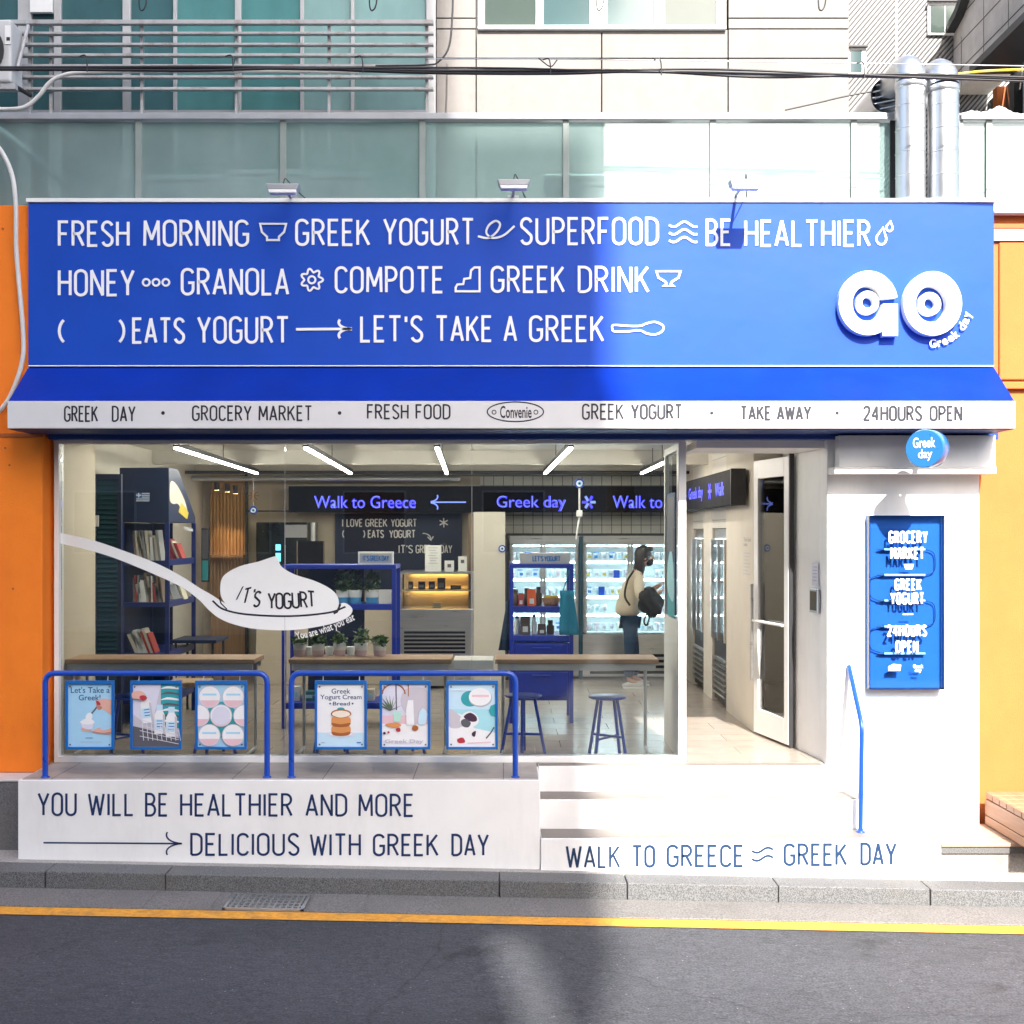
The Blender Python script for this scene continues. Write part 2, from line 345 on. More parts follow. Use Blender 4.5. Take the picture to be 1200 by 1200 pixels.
def asphalt(name, base, chip):
    m = bpy.data.materials.new(name); m.use_nodes = True; nt = m.node_tree; L = nt.links; b = nt.nodes['Principled BSDF']
    tc = nd(nt, 'ShaderNodeTexCoord'); src = tc.outputs['Object']
    n1 = nd(nt, 'ShaderNodeTexNoise'); n1.inputs['Scale'].default_value = 85; n1.inputs['Detail'].default_value = 3; L.new(src, n1.inputs['Vector'])
    r1 = nd(nt, 'ShaderNodeValToRGB'); e = r1.color_ramp.elements; e[0].position = .32; e[0].color = (*[x*.55 for x in base], 1); e[1].position = .72; e[1].color = (*[x*1.55 for x in base], 1); L.new(n1.outputs[0], r1.inputs[0])
    vo = nd(nt, 'ShaderNodeTexVoronoi'); vo.inputs['Scale'].default_value = 42; L.new(src, vo.inputs['Vector'])
    wn_ = nd(nt, 'ShaderNodeTexWhiteNoise'); L.new(vo.outputs['Position'], wn_.inputs['Vector'])
    gt = nd(nt, 'ShaderNodeMath', operation='GREATER_THAN'); gt.inputs[1].default_value = .962; L.new(wn_.outputs['Value'], gt.inputs[0])
    lt = nd(nt, 'ShaderNodeMath', operation='LESS_THAN'); lt.inputs[1].default_value = .0085*42*.5; L.new(vo.outputs['Distance'], lt.inputs[0])
    mu = nd(nt, 'ShaderNodeMath', operation='MULTIPLY'); L.new(gt.outputs[0], mu.inputs[0]); L.new(lt.outputs[0], mu.inputs[1])
    mx = nd(nt, 'ShaderNodeMixRGB'); L.new(mu.outputs[0], mx.inputs[0]); L.new(r1.outputs[0], mx.inputs[1]); mx.inputs[2].default_value = (*chip, 1)
    n2 = nd(nt, 'ShaderNodeTexNoise'); n2.inputs['Scale'].default_value = 1.1; n2.inputs['Detail'].default_value = 7; mp = nd(nt, 'ShaderNodeMapping'); mp.inputs['Scale'].default_value = (.35, 1, 1); L.new(src, mp.inputs[0]); L.new(mp.outputs[0], n2.inputs['Vector'])
    mr = nd(nt, 'ShaderNodeMapRange'); mr.inputs['From Min'].default_value = .3; mr.inputs['From Max'].default_value = .7; mr.inputs['To Min'].default_value = .78; mr.inputs['To Max'].default_value = 1.2; L.new(n2.outputs[0], mr.inputs[0])
    m2 = nd(nt, 'ShaderNodeMixRGB', blend_type='MULTIPLY'); m2.inputs[0].default_value = 1; L.new(mx.outputs[0], m2.inputs[1]); L.new(mr.outputs[0], m2.inputs[2])
    n4 = nd(nt, 'ShaderNodeTexNoise'); n4.inputs['Scale'].default_value = 24; n4.inputs['Detail'].default_value = 5; n4.inputs['Roughness'].default_value = .8; mp4 = nd(nt, 'ShaderNodeMapping'); mp4.inputs['Scale'].default_value = (.55, 1.3, 1); L.new(src, mp4.inputs[0]); L.new(mp4.outputs[0], n4.inputs['Vector'])
    r4 = nd(nt, 'ShaderNodeMapRange'); r4.inputs['From Min'].default_value = .3; r4.inputs['From Max'].default_value = .7; r4.inputs['To Min'].default_value = .62; r4.inputs['To Max'].default_value = 1.38; L.new(n4.outputs[0], r4.inputs[0])
    m4 = nd(nt, 'ShaderNodeMixRGB', blend_type='MULTIPLY'); m4.inputs[0].default_value = 1; L.new(m2.outputs[0], m4.inputs[1]); L.new(r4.outputs[0], m4.inputs[2])
    n5 = nd(nt, 'ShaderNodeTexNoise'); n5.inputs['Scale'].default_value = 3.1; n5.inputs['Detail'].default_value = 6; L.new(src, n5.inputs['Vector'])
    r5 = nd(nt, 'ShaderNodeValToRGB'); e5 = r5.color_ramp.elements; e5[0].position = .62; e5[0].color = (1, 1, 1, 1); e5[1].position = .74; e5[1].color = (.6, .6, .6, 1); L.new(n5.outputs[0], r5.inputs[0])
    m5 = nd(nt, 'ShaderNodeMixRGB', blend_type='MULTIPLY'); m5.inputs[0].default_value = 1; L.new(m4.outputs[0], m5.inputs[1]); L.new(r5.outputs[0], m5.inputs[2])
    nw = nd(nt, 'ShaderNodeTexNoise'); nw.inputs['Scale'].default_value = 2.2; nw.inputs['Detail'].default_value = 6; L.new(src, nw.inputs['Vector'])
    ad = nd(nt, 'ShaderNodeMixRGB', blend_type='ADD'); ad.inputs[0].default_value = .35; L.new(src, ad.inputs[1]); L.new(nw.outputs[1], ad.inputs[2])
    v6 = nd(nt, 'ShaderNodeTexVoronoi', feature='DISTANCE_TO_EDGE'); v6.inputs['Scale'].default_value = .55; L.new(ad.outputs[0], v6.inputs['Vector'])
    r6 = nd(nt, 'ShaderNodeValToRGB'); e6 = r6.color_ramp.elements; e6[0].position = .0; e6[0].color = (.6, .6, .6, 1); e6[1].position = .0045; e6[1].color = (1, 1, 1, 1); L.new(v6.outputs['Distance'], r6.inputs[0])
    m6 = nd(nt, 'ShaderNodeMixRGB', blend_type='MULTIPLY'); m6.inputs[0].default_value = 1; L.new(m5.outputs[0], m6.inputs[1]); L.new(r6.outputs[0], m6.inputs[2]); L.new(m6.outputs[0], b.inputs['Base Color'])
    b.inputs['Roughness'].default_value = .85
    bp = nd(nt, 'ShaderNodeBump'); bp.inputs['Strength'].default_value = .7; bp.inputs['Distance'].default_value = .006; L.new(n1.outputs[0], bp.inputs['Height']); L.new(bp.outputs[0], b.inputs['Normal'])
    return m
def speckle(name, c0, c1, scale=140, rough=.7, stain=(.12, .11, .095), sa=.5):
    m = bpy.data.materials.new(name); m.use_nodes = True; nt = m.node_tree; L = nt.links; b = nt.nodes['Principled BSDF']
    tc = nd(nt, 'ShaderNodeTexCoord'); src = tc.outputs['Object']
    n1 = nd(nt, 'ShaderNodeTexNoise'); n1.inputs['Scale'].default_value = scale; n1.inputs['Detail'].default_value = 2; L.new(src, n1.inputs['Vector'])
    r1 = nd(nt, 'ShaderNodeValToRGB'); e = r1.color_ramp.elements; e[0].position = .38; e[0].color = (*c0, 1); e[1].position = .62; e[1].color = (*c1, 1); L.new(n1.outputs[0], r1.inputs[0])
    n2 = nd(nt, 'ShaderNodeTexNoise'); n2.inputs['Scale'].default_value = 2.3; n2.inputs['Detail'].default_value = 9; n2.inputs['Roughness'].default_value = .7; L.new(src, n2.inputs['Vector'])
    r2 = nd(nt, 'ShaderNodeValToRGB'); r2.color_ramp.elements[0].position = .48; r2.color_ramp.elements[1].position = .75; r2.color_ramp.elements[0].color = (0, 0, 0, 1); r2.color_ramp.elements[1].color = (sa, sa, sa, 1); L.new(n2.outputs[0], r2.inputs[0])
    mx = nd(nt, 'ShaderNodeMixRGB'); L.new(r2.outputs[0], mx.inputs[0]); L.new(r1.outputs[0], mx.inputs[1]); mx.inputs[2].default_value = (*stain, 1); L.new(mx.outputs[0], b.inputs['Base Color'])
    b.inputs['Roughness'].default_value = rough
    bp = nd(nt, 'ShaderNodeBump'); bp.inputs['Strength'].default_value = .35; bp.inputs['Distance'].default_value = .004; L.new(n1.outputs[0], bp.inputs['Height']); L.new(bp.outputs[0], b.inputs['Normal'])
    return m
def wavemat(name, c0, c1, scale, rot, rough=.45, metal=0.0, bump=.6, dist=0.0, prof='SIN'):
    m = bpy.data.materials.new(name); m.use_nodes = True; nt = m.node_tree; L = nt.links; b = nt.nodes['Principled BSDF']
    tc = nd(nt, 'ShaderNodeTexCoord'); mp = nd(nt, 'ShaderNodeMapping'); mp.inputs['Rotation'].default_value = rot; L.new(tc.outputs['Object'], mp.inputs[0])
    w = nd(nt, 'ShaderNodeTexWave'); w.bands_direction = 'X'; w.wave_profile = prof; w.inputs['Scale'].default_value = scale; w.inputs['Distortion'].default_value = dist; w.inputs['Detail'].default_value = 3; L.new(mp.outputs[0], w.inputs['Vector'])
    r = nd(nt, 'ShaderNodeValToRGB'); r.color_ramp.elements[0].color = (*c0, 1); r.color_ramp.elements[1].color = (*c1, 1); r.color_ramp.elements[0].position = .2; r.color_ramp.elements[1].position = .6; L.new(w.outputs[0], r.inputs[0]); L.new(r.outputs[0], b.inputs['Base Color'])
    b.inputs['Roughness'].default_value = rough; b.inputs['Metallic'].default_value = metal
    bp = nd(nt, 'ShaderNodeBump'); bp.inputs['Strength'].default_value = bump; bp.inputs['Distance'].default_value = .01; L.new(w.outputs[0], bp.inputs['Height']); L.new(bp.outputs[0], b.inputs['Normal'])
    return m
def wood(name, c0, c1, axis=0, rough=.5):
    st = [14, 14, 14]; st[axis] = .9
    m = mat(name, [(a+b)/2 for a, b in zip(c0, c1)], rough, .35, 3.0, stretch=tuple(st), bump=.12, bscale=9)
    for n in m.node_tree.nodes:
        if n.type == 'VALTORGB': n.color_ramp.elements[0].color = (*c0, 1); n.color_ramp.elements[1].color = (*c1, 1)
    return m
def flat(name, col, rough=.55): return mat(name, col, rough, .03, 12, rvar=0)
def glow(name, col, es): return mat(name, [c*.5 for c in col], .5, .02, emit=col, es=es, rvar=0)

M = dict(
 sign=mat('sign_blue_paint', (.001, .058, .44), .55, .06, 3, spec=.34, dirt=.10, bump=.9, bscale=1.4),
 awning=mat('awning_blue_fabric', (.001, .024, .27), .6, .12, 3, spec=.1, dirt=.15, bump=.5, bscale=4),
 navy=mat('navy_paint', (.006, .03, .16), .5, .08, 4),
 fascia=mat('fascia_blue', (.012, .05, .25), .4, .06, 5),
 post_grey=mat('grey_green_post', (.21, .25, .24), .45, .08, 6),
 white=mat('white_paint', (.8, .8, .79), .55, .035, 3, dirt=.2, bump=.05, bscale=60),
 white_clean=mat('white_enamel', (.82, .82, .82), .35, .02, 5),
 valance=mat('white_awning_fabric', (.64, .64, .65), .7, .03, 5, dirt=.07, bump=.05, bscale=200),
 letter_white=mat('white_lettering', (.84, .85, .85), .5, .02, 9, rvar=0),
 letter_navy=mat('navy_lettering', (.004, .024, .10), .5, .05, 9, rvar=0),
 letter_black=mat('black_lettering', (.012, .014, .025), .5, .05, 9, rvar=0),
 letter_teal=mat('blue_lettering', (.004, .03, .09), .5, .06, 9, rvar=0),
 orange=mat('orange_stucco', (.94, .225, .022), .8, .09, 2.2, dirt=.17, bump=.25, bscale=130, spec=.25),
 orange_sunlit=mat('sunlit_orange_stucco', (.47, .145, .040), .8, .07, 2.2, dirt=.12, bump=.25, bscale=130, spec=.25),  # same paint as the shaded orange wall, colour adjusted for full sun
 rust=mat('rust_orange_trim', (.40, .105, .022), .7, .1, 5, dirt=.2),
 grey_plinth=speckle('grey_plinth_stone', (.09, .09, .095), (.15, .15, .16), 110, .7),
 stone=mat('pale_stone_cladding', (.185, .172, .163), .6, .09, 9, dirt=.35, bump=.08, bscale=160, spec=.35),
 stone_r=mat('grey_stone_cladding', (.80, .73, .66), .7, .1, 6, dirt=.3, bump=.1, bscale=80),
 joint=flat('dark_joint', (.07, .065, .06), .9),
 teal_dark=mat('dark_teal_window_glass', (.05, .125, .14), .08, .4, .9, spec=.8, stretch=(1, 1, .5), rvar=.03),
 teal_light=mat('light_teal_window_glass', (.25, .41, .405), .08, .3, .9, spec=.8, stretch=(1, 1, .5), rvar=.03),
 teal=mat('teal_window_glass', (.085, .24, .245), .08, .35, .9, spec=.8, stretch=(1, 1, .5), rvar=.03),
 teal_pale=mat('pale_blue_window_glass', (.05, .09, .095), .1, .12, 1.2, spec=.8, rvar=.03),
 pane_pale=mat('pale_window_glass', (.05, .07, .062), .12, .08, 1.2, spec=.7, rvar=.03),
 alu=mat('grey_aluminium', (.38, .40, .43), .4, .08, 6, metal=.35, dirt=.25),
 alu_light=mat('pale_aluminium', (.5, .51, .52), .4, .06, 6, metal=.2, dirt=.15),
 rusty=mat('rusty_pale_steel', (.40, .405, .42), .5, .1, 6, metal=.1, dirt=.95, dirtc=(.16, .07, .035), dscale=(5, 5, 5)),
 galv=mat('galvanised_steel', (.52, .54, .565), .33, .06, 5, metal=.9, bump=.03, bscale=14),
 steel=mat('brushed_steel', (.55, .54, .52), .3, .1, 3, metal=.9, stretch=(1, 1, 14)),
 dark=mat('dark_metal', (.03, .03, .033), .45, .15, 6),
 black=mat('black_rubber', (.012, .012, .014), .5, .2, 10),
 conduit=mat('white_plastic_pipe', (.62, .61, .59), .5, .06, 5, dirt=.35),
 ac=mat('ac_pale_casing', (.55, .56, .57), .5, .06, 5, dirt=.3),
 blue=mat('blue_tube_enamel', (.006, .06, .42), .3, .06, 6, coat=.3),
 blue_frame=mat('blue_poster_frame', (.008, .13, .44), .4, .06, 6),
 shelf=mat('deep_blue_shelf_steel', (.008, .03, .36), .4, .08, 6),
 kshelf=mat('navy_shelf_steel', (.005, .016, .13), .45, .1, 6),
 kiosk=mat('dark_navy_board', (.004, .014, .055), .5, .12, 4),
 stool=mat('stool_blue_enamel', (.006, .06, .55), .3, .08, 6, coat=.3),
 pale_wood=wood('pale_wood', (.42, .28, .16), (.60, .44, .28), 2),
 counter=wood('counter_wood', (.36, .22, .13), (.50, .33, .21), 0),
 bench=wood('bench_wood', (.26, .13, .07), (.40, .22, .13), 1),
 decking=wood('decking_wood', (.36, .24, .17), (.50, .36, .27), 0),
 slat=wood('slat_wood', (.30, .17, .08), (.42, .26, .14), 2),
 deck=brickmat('deck_tiles', (.43, .39, .365), (.38, .345, .325), (.16, .15, .14), .615, 1.2, .004, .55, 0, (0, 0, 0), .4, .22),
 tread=brickmat('tread_tiles', (.19, .168, .152), (.172, .152, .14), (.2, .18, .17), 1.0, 1.0, .004, .55, 0, (0, 0, 0), .3, .15),
 floor=brickmat('shop_floor_tiles', (.36, .31, .265), (.33, .285, .245), (.2, .17, .14), .9, .3, .003, .22, .5, (0, 0, 0), .12, .15),
 tile=brickmat('glazed_wall_tiles', (.72, .70, .65), (.69, .67, .62), (.16, .15, .135), .118, .118, .004, .25, 0, (pi/2, 0, 0), .3, .06),
 tile_side=brickmat('glazed_side_tiles', (.58, .56, .51), (.55, .53, .485), (.22, .2, .18), .3, .118, .004, .3, .5, (pi/2, 0, pi/2), .3, .06),
 plaster=mat('beige_plaster', (.58, .54, .47), .8, .05, 3, dirt=.08, bump=.04, bscale=60),
 ceiling=mat('off_white_ceiling', (.60, .575, .52), .8, .05, 2, dirt=.1),
 beige=mat('warm_beige_panel', (.54, .47, .37), .7, .06, 3),
 brown=mat('brown_panel', (.20, .14, .09), .6, .12, 4),
 screen=mat('black_screen', (.006, .006, .009), .7, .1, 6, spec=.15),
 dglass=mat('dark_glass', (.02, .028, .03), .08, .4, 2, spec=.7),
 led=glow('blue_led_letters', (.05, .04, 1.0), .55),
 led2=glow('pale_led_letters', (.2, .28, 1.0), .33),
 tube=glow('lit_tube', (1.0, .93, .80), 14),
 warm=glow('lit_warm_strip', (1.0, .62, .22), 3.6),
 cool=glow('lit_fridge_strip', (.85, .97, 1.0), 7.5),
 screen_blue=glow('lit_small_screen', (.15, .6, .9), .6),
 fridge_in=mat('white_fridge_lining', (.74, .80, .80), .4, .02, 4),
 amber=mat('amber_lining', (.72, .55, .32), .5, .05, 6),
 pane=glass('shop_window_glass', (.935, .965, .955), 1.6),
 pane2=glass('door_glass', (.95, .96, .955), 2.0),
 clear=glass('thin_clear_acrylic', (.93, .97, 1.0), 1.3),
 blue_acrylic=glass('blue_acrylic', (.72, .88, 1.0), 1.35),
 balus=glass('frosted_green_glass', (.60, .80, .785), 1.75, .46, (.45, .58, .57), .02),
 asphalt=asphalt('asphalt', (.049, .0515, .059), (.21, .21, .20)),
 yellow=mat('yellow_road_paint', (.70, .31, .03), .7, .2, 30, dirt=.75, dscale=(6, 6, 6), dirtc=(.10, .085, .06), bump=.3, bscale=120),
 kerb=speckle('granite_kerb', (.06, .062, .064), (.165, .167, .169), 150, .7),
 gutter=speckle('concrete_gutter', (.11, .105, .10), (.20, .19, .18), 90, .85, (.10, .095, .085), .6),
 pavement=speckle('pavement_concrete', (.26, .24, .22), (.36, .34, .32), 70, .85, (.14, .12, .10), .6),
 hatch=wavemat('diagonal_ribbed_metal', (.03, .03, .032), (.22, .22, .22), 7.5, (0, radians(-40), 0), .5, .1, .5),
 concrete=mat('plain_concrete', (.30, .29, .28), .85, .1, 2, dirt=.3),
 opp=mat('opposite_render', (.24, .225, .21), .85, .1, 1.5, dirt=.3),
 foil=mat('white_plastic_sheet', (.74, .75, .78), .3, .06, 8, bump=.5, bscale=7),
 leaf=mat('green_leaf', (.10, .20, .045), .5, .35, 20), leaf2=mat('dark_leaf', (.05, .10, .035), .5, .35, 20),
 pot=mat('white_paper_pot', (.72, .74, .76), .6, .04, 8), pot_blue=flat('blue_pot_band', (.08, .36, .62)), pot_pink=flat('pink_pot_band', (.66, .50, .54)),
 paper=flat('white_paper', (.75, .75, .73), .8), cream=flat('cream_paper', (.60, .55, .45), .8), red=flat('red_cover', (.40, .05, .04)), greyc=flat('grey_cover', (.3, .3, .3)), tealc=flat('teal_cover', (.03, .16, .18)),
 cork=flat('brown_jar', (.09, .05, .03)), org=flat('orange_pouch', (.75, .11, .02)), yel=flat('yellow_wrap', (.6, .45, .05)), basket=mat('wicker', (.30, .16, .09), .7, .3, 40, bump=.5, bscale=90),
 towel=mat('teal_cloth', (.01, .20, .34), .85, .12, 8, bump=.3, bscale=50), apron=mat('dark_apron_cloth', (.01, .035, .07), .85, .15, 8),
 skin=mat('skin', (.48, .27, .19), .5, .06, 9), hair=mat('dark_brown_hair', (.014, .010, .009), .4, .3, 4, stretch=(18, 18, 2)), coat=mat('beige_coat_wool', (.60, .52, .41), .85, .1, 9, bump=.2, bscale=60),
 jeans=mat('blue_denim', (.012, .04, .09), .8, .2, 20, bump=.15, bscale=140), blackc=mat('black_cloth', (.010, .010, .012), .7, .2, 10, bump=.5, bscale=12), mask=flat('black_mask', (.012, .012, .013), .7), eye=flat('eye_dark', (.01, .008, .008), .3), shoe=flat('white_shoe', (.5, .5, .5)),
 # poster inks
 i_sky=flat('ink_sky_blue', (.36, .62, .82)), i_sky2=flat('ink_pale_blue', (.52, .72, .85)), i_aqua=flat('ink_aqua', (.36, .68, .76)), i_white=flat('ink_white', (.80, .81, .83)), i_grey=flat('ink_grey', (.42, .43, .46)), i_dgrey=flat('ink_dark_grey', (.10, .10, .12)),
 i_navy=flat('ink_navy', (.015, .06, .17)), i_blue=flat('ink_blue', (.02, .16, .5)), i_skin=flat('ink_skin', (.70, .40, .33)), i_skin2=flat('ink_skin_shade', (.48, .22, .18)), i_pink=flat('ink_pink', (.74, .50, .56)), i_lil=flat('ink_lilac', (.66, .66, .78)), i_teal=flat('ink_teal', (.03, .33, .38)),
 i_bun=flat('ink_bun', (.66, .28, .09)), i_bun2=flat('ink_bun_dark', (.36, .11, .03)), i_cream=flat('ink_cream', (.82, .74, .62)), i_green=flat('ink_leaf_green', (.08, .18, .05)), i_mint=flat('ink_mint', (.45, .72, .62)), i_plum=flat('ink_plum', (.05, .02, .05)), i_red=flat('ink_red', (.45, .03, .05)), i_lilg=flat('ink_lilac_grey', (.55, .52, .58)),
)
# ================================================================== THE STREET
def struct(mb, name, **kw):
    o = mb.build(name, **kw); o['kind'] = 'structure'; return o
b = MB(); 
def sheet(mb, x0, x1, y0, y1, h, m, n=1):
    mb.add([(x0, y0, g(x0)+h), (x1, y0, g(x1)+h), (x1, y1, g(x1)+h), (x0, y1, g(x0)+h)], [(0, 1, 2, 3)], m)
sheet(b, -60, 60, -70, 40, -.16, M['concrete']); struct(b, 'ground')
b = MB(); sheet(b, -40, 40, -18.6, -1.32, -.118, M['asphalt']); struct(b, 'road')
b = MB(); sheet(b, -40, 40, -1.497, -1.345, -.113, M['yellow']); struct(b, 'yellow_road_line')
b = MB(); sheet(b, -40, 40, -1.344, -.95, -.112, M['gutter'])
for px0, px1 in ((-400, 178), (182, 255), (365, 428), (431, 1400)):     # cast slabs of the gutter
    b.sbox(X(px0, -1.1), X(px1, -1.1), -1.338, -.965, -.15, -.106, M['gutter'])
struct(b, 'gutter', bevel=.004)
b = MB()
js = [-900, -420, -180, 53, 194, 585, 735, 912, 1090, 1330, 1700]
for k in range(len(js)-1):
    b.sbox(X(js[k], -.95)+.003, X(js[k+1], -.95)-.003, -.958+.004*(k % 2), -.74, -.16, -.001*(k % 3), M['kerb'])
struct(b, 'kerb', bevel=.007)
b = MB(); b.sbox(-12, 12, -.735, 3, -.14, -.004, M['pavement']); struct(b, 'pavement')
# opposite side of the street
b = MB(); b.sbox(-40, 40, -22.2, -18.6, -.16, 0, M['pavement']); struct(b, 'opposite_pavement', bevel=.01)
# iron grate in the gutter
t = thing('drain_grate', 'rusty iron drain grate set in the concrete gutter beside the kerb', 'drain', ((X(262, -1.25)+X(360, -1.25))/2, -1.2, g(-1.5)-.11))
x0, x1 = X(264, -1.25), X(358, -1.25)
b = MB()
for a in ((x0, x1, -1.335, -1.315), (x0, x1, -1.04, -1.02), (x0, x0+.02, -1.335, -1.02), (x1-.02, x1, -1.335, -1.02)): b.sbox(*a, -.13, -.099, M['galv'])
b.build('frame', t)
b = MB()
for k in range(1, 13): xx = x0+(x1-x0)*k/13; b.sbox(xx-.005, xx+.005, -1.315, -1.04, -.125, -.101, M['galv'])
for k in range(1, 5): yy = -1.325+.295*k/5; b.sbox(x0, x1, yy-.006, yy+.006, -.125, -.1015, M['galv'])
b.build('bars', t)
b = MB(); b.sbox(x0, x1, -1.325, -1.03, -.14, -.131, M['black']); b.build('sump', t)

# ================================================================== BUILDINGS ACROSS THE STREET (they throw the shade)
YB = -22.0; KU, KH = .13*6, .86*6
def bx_building(name, label, poly, y0, y1, m, wins, par=None):
    t = thing(name, label, 'building', ((poly[0][0]+poly[1][0])/2, y0, -.6))
    b = MB(); b.hull([(x, y0, z) for x, z in poly], [(x, y1, z) for x, z in poly], m); b.build('wall', t)
    for x, z, w, h in wins:
        f = MB(); f.box(x-.05, x+w+.05, y1, y1+.06, z-.05, z+h+.05, M['alu']); fo = f.build('window', t)
        f = MB(); f.box(x, x+w, y1+.061, y1+.07, z, z+h, M['dglass']); f.build('pane', fo)
    return t
wins = [(x, z, 1.5, 1.5) for z in (1.2, 4.4, 7.6, 10.6, 13.8, 17, 20.2) for x in (-21, -17.6, -14.2, -10.8, -7.4, -4, -.5)]
tA = bx_building('opposite_building', 'tall rendered building across the street throwing shade on the shop', [(-26, -.7), (1.80+KU, -.7), (1.80+KU, 33), (-26, 33)], -34, YB, M['opp'], wins)
b = MB(); b.hull(*[[(x+KU, y, z+KH) for x, z in ((1.802, 18.6), (1.802, 11.75), (2.00, 11.72), (2.02, 9.9), (2.12, 10.4), (2.50, 11.45), (2.64, 12.4), (2.80, 15.0), (2.80, 18.6))] for y in (YB-.2, YB)], M['opp']); b.build('shade_fin', tA)  # unseen fin, outline invented to shape the shadow edge and the road's sunlit streak
bx_building('low_building', 'low rendered building across the street, two storeys high', [(3.4, -.7), (26, -.7), (26, 8.2), (3.4, 8.2)], -32, YB-1, M['opp'], [(x, z, 1.6, 1.3) for z in (.5, 3.4) for x in (4.4, 6.8, 9.2, 12.5, 16, 19.5, 23)])

# ================================================================== ORANGE NEIGHBOUR, LEFT
t = thing('orange_building', 'orange stucco building wall in the shade left of the shop window', 'building', (-4, 0, -.6))
xo = -3.303
b = MB(); b.box(-9, xo, -.2, .03, -.045, 4.02, M['orange']); b.build('wall', t, bevel=.008)
b = MB(); b.box(-9, xo-.0, -.43, -.202, -.9, -.062, M['grey_plinth']); b.build('plinth', t, bevel=.008)
b = MB(); b.box(-9, xo, -.44, -.203, -.060, -.043, M['conduit']); b.build('ledge', t, bevel=.004)
b = MB()
for px, py in ((11, 545), (15, 690), (6, 525), (3, 268)): p = P(px, py, -.205); b.cyl(p, p+Vector((0, .02, 0)), .008, M['rust'])
b.build('screw_hole', t)
b = MB(); b.box(-9, xo+.002, -.207, -.19, Z(512, -.2), Z(508, -.2), M['rust']); b.build('wall_joint', t)

# ================================================================== ORANGE NEIGHBOUR, RIGHT
t = thing('orange_building', 'sunlit yellow-orange stucco building right of the white shop column', 'building', (4.5, 0, -.6))
xr = 3.436
b = MB(); b.box(xr, 9, -.03, 4, -.9, Z(252, -.03), M['orange_sunlit']); b.build('wall', t, bevel=.008)
b = MB(); b.box(xr, 9, -.06, -.032, Z(268, -.06), Z(262, -.06), M['rust']); b.box(xr, 9, -.07, -.032, Z(455, -.1), Z(447, -.1), M['orange_sunlit']); b.build('moulding', t, bevel=.006)
b = MB(); b.box(xr, 9, -.12, 3.9, Z(250, -.1), Z(240, -.1), M['white']); b.build('coping', t, bevel=.006)
b = MB(); b.box(X(1172, -.06), 9, -.05, -.032, Z(445, -.05), Z(284, -.05), M['orange_sunlit']); b.build('raised_panel', t, bevel=.01)

# ================================================================== SHOP BUILDING (ground floor)
shop = thing('shop_building', 'white ground floor shop with wide glass front and open glass door', 'building', (0, 0, 0))
XL, XR, YBK, ZC = -3.6, 2.1, 5.75, 2.52
b = MB(); b.box(XL-.2, 2.355, -.055, YBK+.2, -.12, 0, M['floor']); b.build('floor', shop)
b = MB(); b.box(XL-.2, 3.43, .05, YBK+.2, ZC, ZC+.2, M['ceiling']); b.build('ceiling', shop)
b = MB(); b.box(-.28, XR+.2, YBK, YBK+.2, 0, ZC, M['tile']); b.build('back_wall', shop)
b = MB(); b.box(XL-.2, -.282, YBK-.02, YBK+.2, 0, ZC, M['beige']); b.build('back_wall', shop)
b = MB(); b.box(XL-.2, XL, .75, YBK-.02, 0, ZC, M['plaster']); b.build('side_wall', shop)
b = MB(); b.box(-3.299, -3.255, .06, .75, 0, ZC, M['beige']); b.box(XL-.2, -3.255, .751, .80, 0, ZC, M['beige']); b.build('side_return', shop)
b = MB()
b.box(XR, XR+.55, 1.325, 2.58, 0, ZC, M['plaster']); b.box(XR, XR+.15, 3.36, 3.9, 0, ZC, M['plaster']); b.box(XR, XR+.15, 4.62, YBK, 0, ZC, M['plaster'])
b.box(XR, XR+.15, 2.58, 3.36, 1.72, ZC, M['tile_side']); b.box(XR, XR+.15, 3.9, 4.62, 1.72, ZC, M['tile_side'])
b.hull([(2.357, -.10, 0), (2.6, -.10, 0), (2.6, 1.32, 0), (2.34, 1.30, 0), (2.34, .60, 0), (2.27, .58, 0)], [(2.357, -.10, ZC), (2.6, -.10, ZC), (2.6, 1.32, ZC), (2.34, 1.30, ZC), (2.34, .60, ZC), (2.27, .58, ZC)], M['white'])
b.box(XR+.151, XR+.9, 2.4, 4.8, -.01, 0.0-.001, M['floor']); b.box(XR+.85, XR+.9, 1.3, 4.8, 0, ZC, M['plaster'])
b.build('side_wall', shop)
# beam along the ceiling and ducting up there
b = MB(); b.box(XL, XR, 3.6, 3.75, ZC-.14, ZC, M['ceiling']); b.box(XL, XR, YBK-.35, YBK-.05, ZC-.16, ZC, M['plaster'])
b.build('ceiling_beam', shop)
b = MB(); b.tube([(XL, 4.9, 2.36), (XR, 4.9, 2.36)], .018, M['dark']); b.tube([(XL, 5.2, 2.30), (-.5, 5.2, 2.30)], .03, M['galv']); b.build('ceiling_pipe', shop)
# wall over the glass front, behind the sign
b = MB(); b.box(-3.38, 3.49, -.06, .22, 2.352, 3.98, M['white']); b.build('front_wall', shop)
b = MB(); b.box(X(66, 0), X(1160, 0), -.16, -.062, Z(515, -.16), 2.42, M['fascia']); b.build('fascia', shop, bevel=.006)
b = MB(); b.box(X(812, .1), 2.36, -.05, .55, 2.29, 2.35, M['white']); b.build('door_lintel', shop, bevel=.004)
# white column with its cornice box
t = shop
b = MB(); b.box(X(968, -.1), xr, -.13, .3, -.9, 2.36, M['white']); b.build('column', t, bevel=.006)
b = MB()
b.box(X(983, -.25), X(1158, -.25)+.05, -.26, -.131, Z(547, -.26), Z(505, -.26)-.03, M['white'])
b.box(X(977, -.28), X(1160, -.28)+.04, -.30, -.131, Z(555, -.30), Z(547, -.26)-.002, M['white'])
b.build('cornice', t, bevel=.004)
